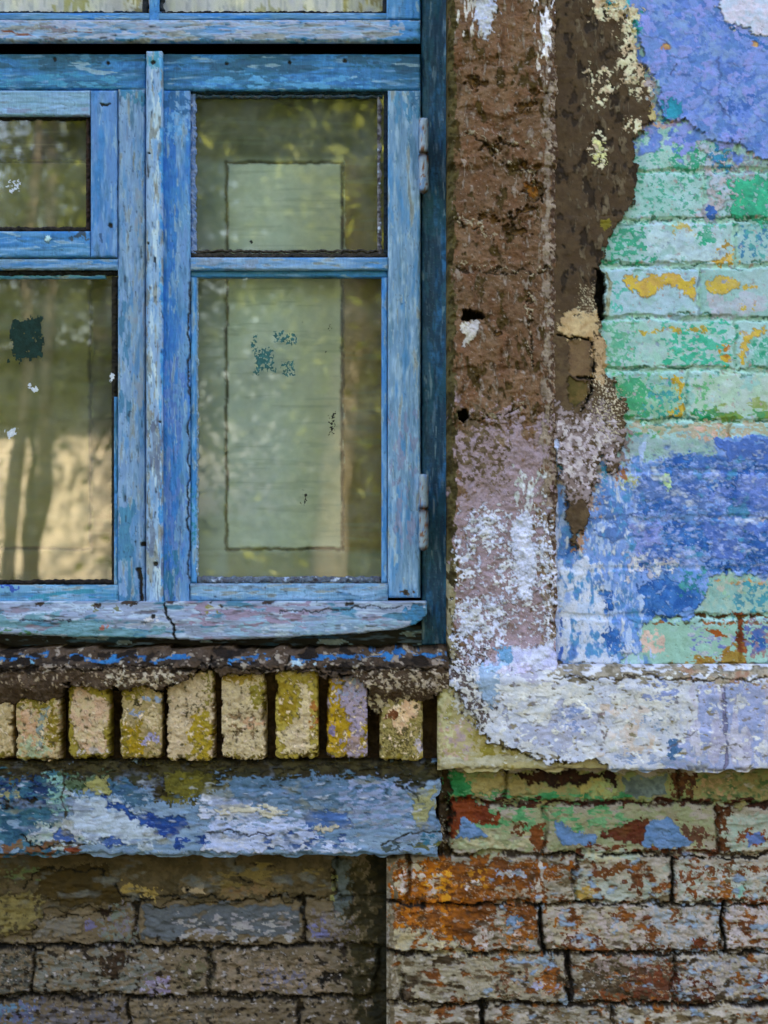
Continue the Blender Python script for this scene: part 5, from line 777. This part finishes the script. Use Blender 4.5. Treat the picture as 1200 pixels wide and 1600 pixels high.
shutter(268, 640, (354, 254, 535, 858), ('#aab6b8', '#b0babc'), 'pale grey green panelled shutter behind the right hand casement glass', [
    (rect(354, 254, 535, 858), '#ecf2f2', '#e2ecec', 2, 1), (rect(354, 560, 440, 858), '#dce4f4', '#d4dcec', 50, .9), (rect(470, 254, 555, 858), '#d8ccaa', '#d0c49c', 45, .6), (rect(537, 120, 650, 935), '#9c7c4c', '#90743c', 4, 1), (rect(560, 120, 650, 330), '#58582c', None, 30, .8), (rect(354, 861, 640, 935), '#a8a088', '#a0a08c', 8, .9), (rect(268, 120, 352, 500), '#84949c', '#88949c', 40, .9), (rect(268, 120, 640, 250), '#64685c', '#6c6c5c', 10, 1)])  # strip above the panel painted darker as shade
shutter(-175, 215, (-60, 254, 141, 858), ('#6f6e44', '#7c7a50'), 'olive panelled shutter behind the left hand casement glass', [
    (rect(-60, 254, 141, 858), '#8c8460', '#948c6c', 2, 1), (rect(-60, 600, 141, 858), '#a89c80', '#b0a484', 80, .9), (rect(143, 120, 215, 935), '#5c5428', '#685c2c', 4, 1), (rect(-175, 861, 215, 935), '#948460', None, 8, .9), (rect(-175, 120, 215, 250), '#0e100a', '#14140c', 4, 1)], (.34, .36, .15))  # top strip painted almost black for the shade behind the vent sash
# pale cloth hanging behind the upper lights
g = Grid(-180, -440, 650, 60, -120, 3, 3); g.base('#dcd4e0', '#e2dcd6', 'm', 1, .2); g.H += 7 * np.sin(g.X / 21 + 2 * nz('s', g.X, g.Y, .4, .1, 3)) + 3 * np.sin(g.X / 8.3)
g.p(rect(85, -440, 130, 60), '#a8a070', '#b0a888', .8, 25, 8, 'm', 1, .2); g.p(rect(180, -440, 225, 60), '#8c7c5c', '#a09078', .7, 20, 8, 'm', 1, .2); g.p(rect(400, -440, 470, 60), '#b8b094', None, .6, 20, 8, 'm', 1, .2); g.p(rect(540, -440, 600, 60), '#84704c', '#a89470', .8, 20, 8, 'm', 1, .2); g.p(rect(-180, -440, 650, 60), '#c8c4d0', None, .25, 5, 8, 'f', 1, .2)
tag(build('curtain', [g], M_in), 'pale lilac and cream curtain behind the upper panes above the transom', 'curtain')

# ================================================================ THE GARDEN OPPOSITE (seen in the glass, and lit by the sun)
def sheet(name, x0, y0, x1, y1, z, m, nx=2, ny=2, kind='structure', bump=0, lab=None):
    xs = np.linspace(x0, x1, nx); ys = np.linspace(y0, y1, ny); X, Y = np.meshgrid(xs, ys); Z = np.full_like(X, z) + bump * (nz('s', X * 40, Y * 40) - .5)
    idx = np.arange(nx * ny).reshape(ny, nx); F = np.stack([idx[:-1, :-1], idx[:-1, 1:], idx[1:, 1:], idx[1:, :-1]], -1).reshape(-1, 4)
    o = meshobj(name, np.stack([X, Y, Z], -1).reshape(-1, 3), F, None, m, None); o['kind'] = kind; return o
sheet('ground', -600, -1500, 600, 600, -.09, M_grass, 2, 2); sheet('path', -30, -2.2, 30, .12, -.086 + .08, M_earth, 60, 6)
def tree(x, y, h, tr, crown, n, seed, lab, lean=0, leaf=.055, base=.35):
    n = int(n * 2.6); leaf = leaf * (1 if n < 60000 and y > -16 else 1.5)
    rng = np.random.default_rng(seed); t = empty('broadleaf_tree', (x, y, -.09)); tag(t, lab, 'tree', 'trees in the garden opposite the window')
    parts = []
    def limb(p0, p1, r0, r1, k=7, ns=8):
        p0, p1 = np.array(p0, float), np.array(p1, float); V = []; d = p1 - p0; d /= np.linalg.norm(d); u = np.cross(d, (0.3, 1, .2)); u /= np.linalg.norm(u); w_ = np.cross(d, u)
        wob = rng.normal(0, .006 if k > 8 else .02, (k + 1, 3)) * np.linalg.norm(p1 - p0); wob[0] = 0
        for i in range(k + 1):
            s_ = i / k; c = p0 * (1 - s_) + p1 * s_ + wob[i]; r = r0 * (1 - s_) + r1 * s_
            for a in range(ns): an = 6.2832 * a / ns; V.append(c + r * (math.cos(an) * u + math.sin(an) * w_))
        F = [(i * ns + a, i * ns + (a + 1) % ns, (i + 1) * ns + (a + 1) % ns, (i + 1) * ns + a) for i in range(k) for a in range(ns)]
        parts.append((np.array(V), np.array(F), np.tile(lin('#6c6656'), (len(V), 1)))); return p1
    top = limb((x, y, -.1), (x + lean, y, h * .8), tr, tr * .35, 10); ends = []
    for i in range(9):
        s_ = rng.uniform(base, .95); p = np.array([x + lean * s_, y, h * .8 * s_]); a = rng.uniform(0, 6.28); L_ = crown * rng.uniform(.5, 1)
        e = p + np.array([math.cos(a) * L_, math.sin(a) * L_, rng.uniform(.3, 1.0) * L_]); limb(p, e, tr * .4, tr * .1, 5, 5); ends += [e, (p + e) / 2]
    ends.append(top); build('trunk', parts, M_bark, t)
    cs = np.array(ends)[rng.integers(0, len(ends), n // 40)] + rng.normal(0, crown * .28, (n // 40, 3)); ctr = np.repeat(cs, 40, 0); P = ctr + rng.normal(0, crown * .11, ctr.shape)
    N_ = len(P); a = rng.normal(0, 1, (N_, 3)); a /= np.linalg.norm(a, axis=1)[:, None]; b = np.cross(a, rng.normal(0, 1, (N_, 3))); b /= np.linalg.norm(b, axis=1)[:, None]; s_ = leaf * rng.uniform(.6, 1.2, (N_, 1))
    V = np.stack([P - a * s_, P + b * s_ * .45, P + a * s_, P - b * s_ * .45], 1).reshape(-1, 3); meshobj('crown', V, np.arange(4 * N_).reshape(-1, 4), None, M_leaf, t, False)
tree(-2.14, -11, 10.0, .06, 1.5, 5000, 1, 'slim young tree with a leaning trunk, nearest the lane', .35, base=.6)
tree(-2.15, -12.5, 10.5, .07, 1.5, 5000, 2, 'slim upright tree at the left of the garden', .1, base=.6)
tree(-1.35, -13, 6.5, .06, 1.0, 4000, 3, 'thin tree with a small crown beside the shed', .2, base=.55)
tree(.2, -9, 6.5, .14, 2.0, 15000, 4, 'full leafy tree straight opposite the window', .3, base=.16)
tree(2.9, -11, 7.5, .17, 2.8, 16000, 5, 'broad dark tree to the right of the garden', -.2, base=.12)
tree(.1, -14.5, 8.0, .12, 2.2, 12000, 6, 'leafy tree behind the others', .1, base=.2)
tree(2.2, -18, 9, .15, 3.2, 16000, 7, 'tall tree at the back of the garden', 0, base=.08)
tree(-6.4, -11, 8, .12, 2.2, 9000, 8, 'round headed tree at the far left', 0, base=.4)
tree(-3.6, -25.5, 12, .2, 4.2, 16000, 9, 'large tree rising over the shed', 0, base=.22)
tree(-9.5, -26, 12, .2, 4.2, 12000, 10, 'wide tree behind the far end of the shed', 0, base=.2)
tree(8, -16, 10, .2, 4.0, 12000, 11, 'added unseen tree on the right, blocking low sky', 0, base=.12)  # outer trees, unseen, added to block low sky and deepen wall shade
tree(16, -18, 11, .2, 4.5, 12000, 12, 'added unseen tree farthest right, blocking low sky', 0, base=.1)  # unseen, added to screen low sky light from the wall
tree(-15, -17, 11, .2, 4.5, 12000, 13, 'added unseen tree far left, past the shed, blocking low sky', 0, base=.1)  # unseen as well, added to hold back low light from the left
tree(-2.9, -15.5, 4.8, .05, 1.25, 1800, 14, 'low sparse tree whose crown hangs before the eaves of the shed', .2, base=.5)
sh = empty('garden_shed', (-4.2, -20, -.09)); tag(sh, 'sunlit cream plastered shed across the garden', 'shed')
build('wall', [boxdata((-7.5, -23, -.1), (-2.3, -20, 2.35), '#ece0c4')], M_shell, sh, False)
V = np.array([(-7.7, -23.2, 2.36), (-2.1, -23.2, 2.36), (-2.1, -19.8, 2.36), (-7.7, -19.8, 2.36), (-7.7, -21.5, 3.4), (-2.1, -21.5, 3.4)]); F = np.array([(0, 1, 5, 4), (2, 3, 4, 5), (0, 3, 2, 1)])
build('roof', [(V, F, np.tile(lin('#343826'), (6, 1)))], M_shell, sh, False)
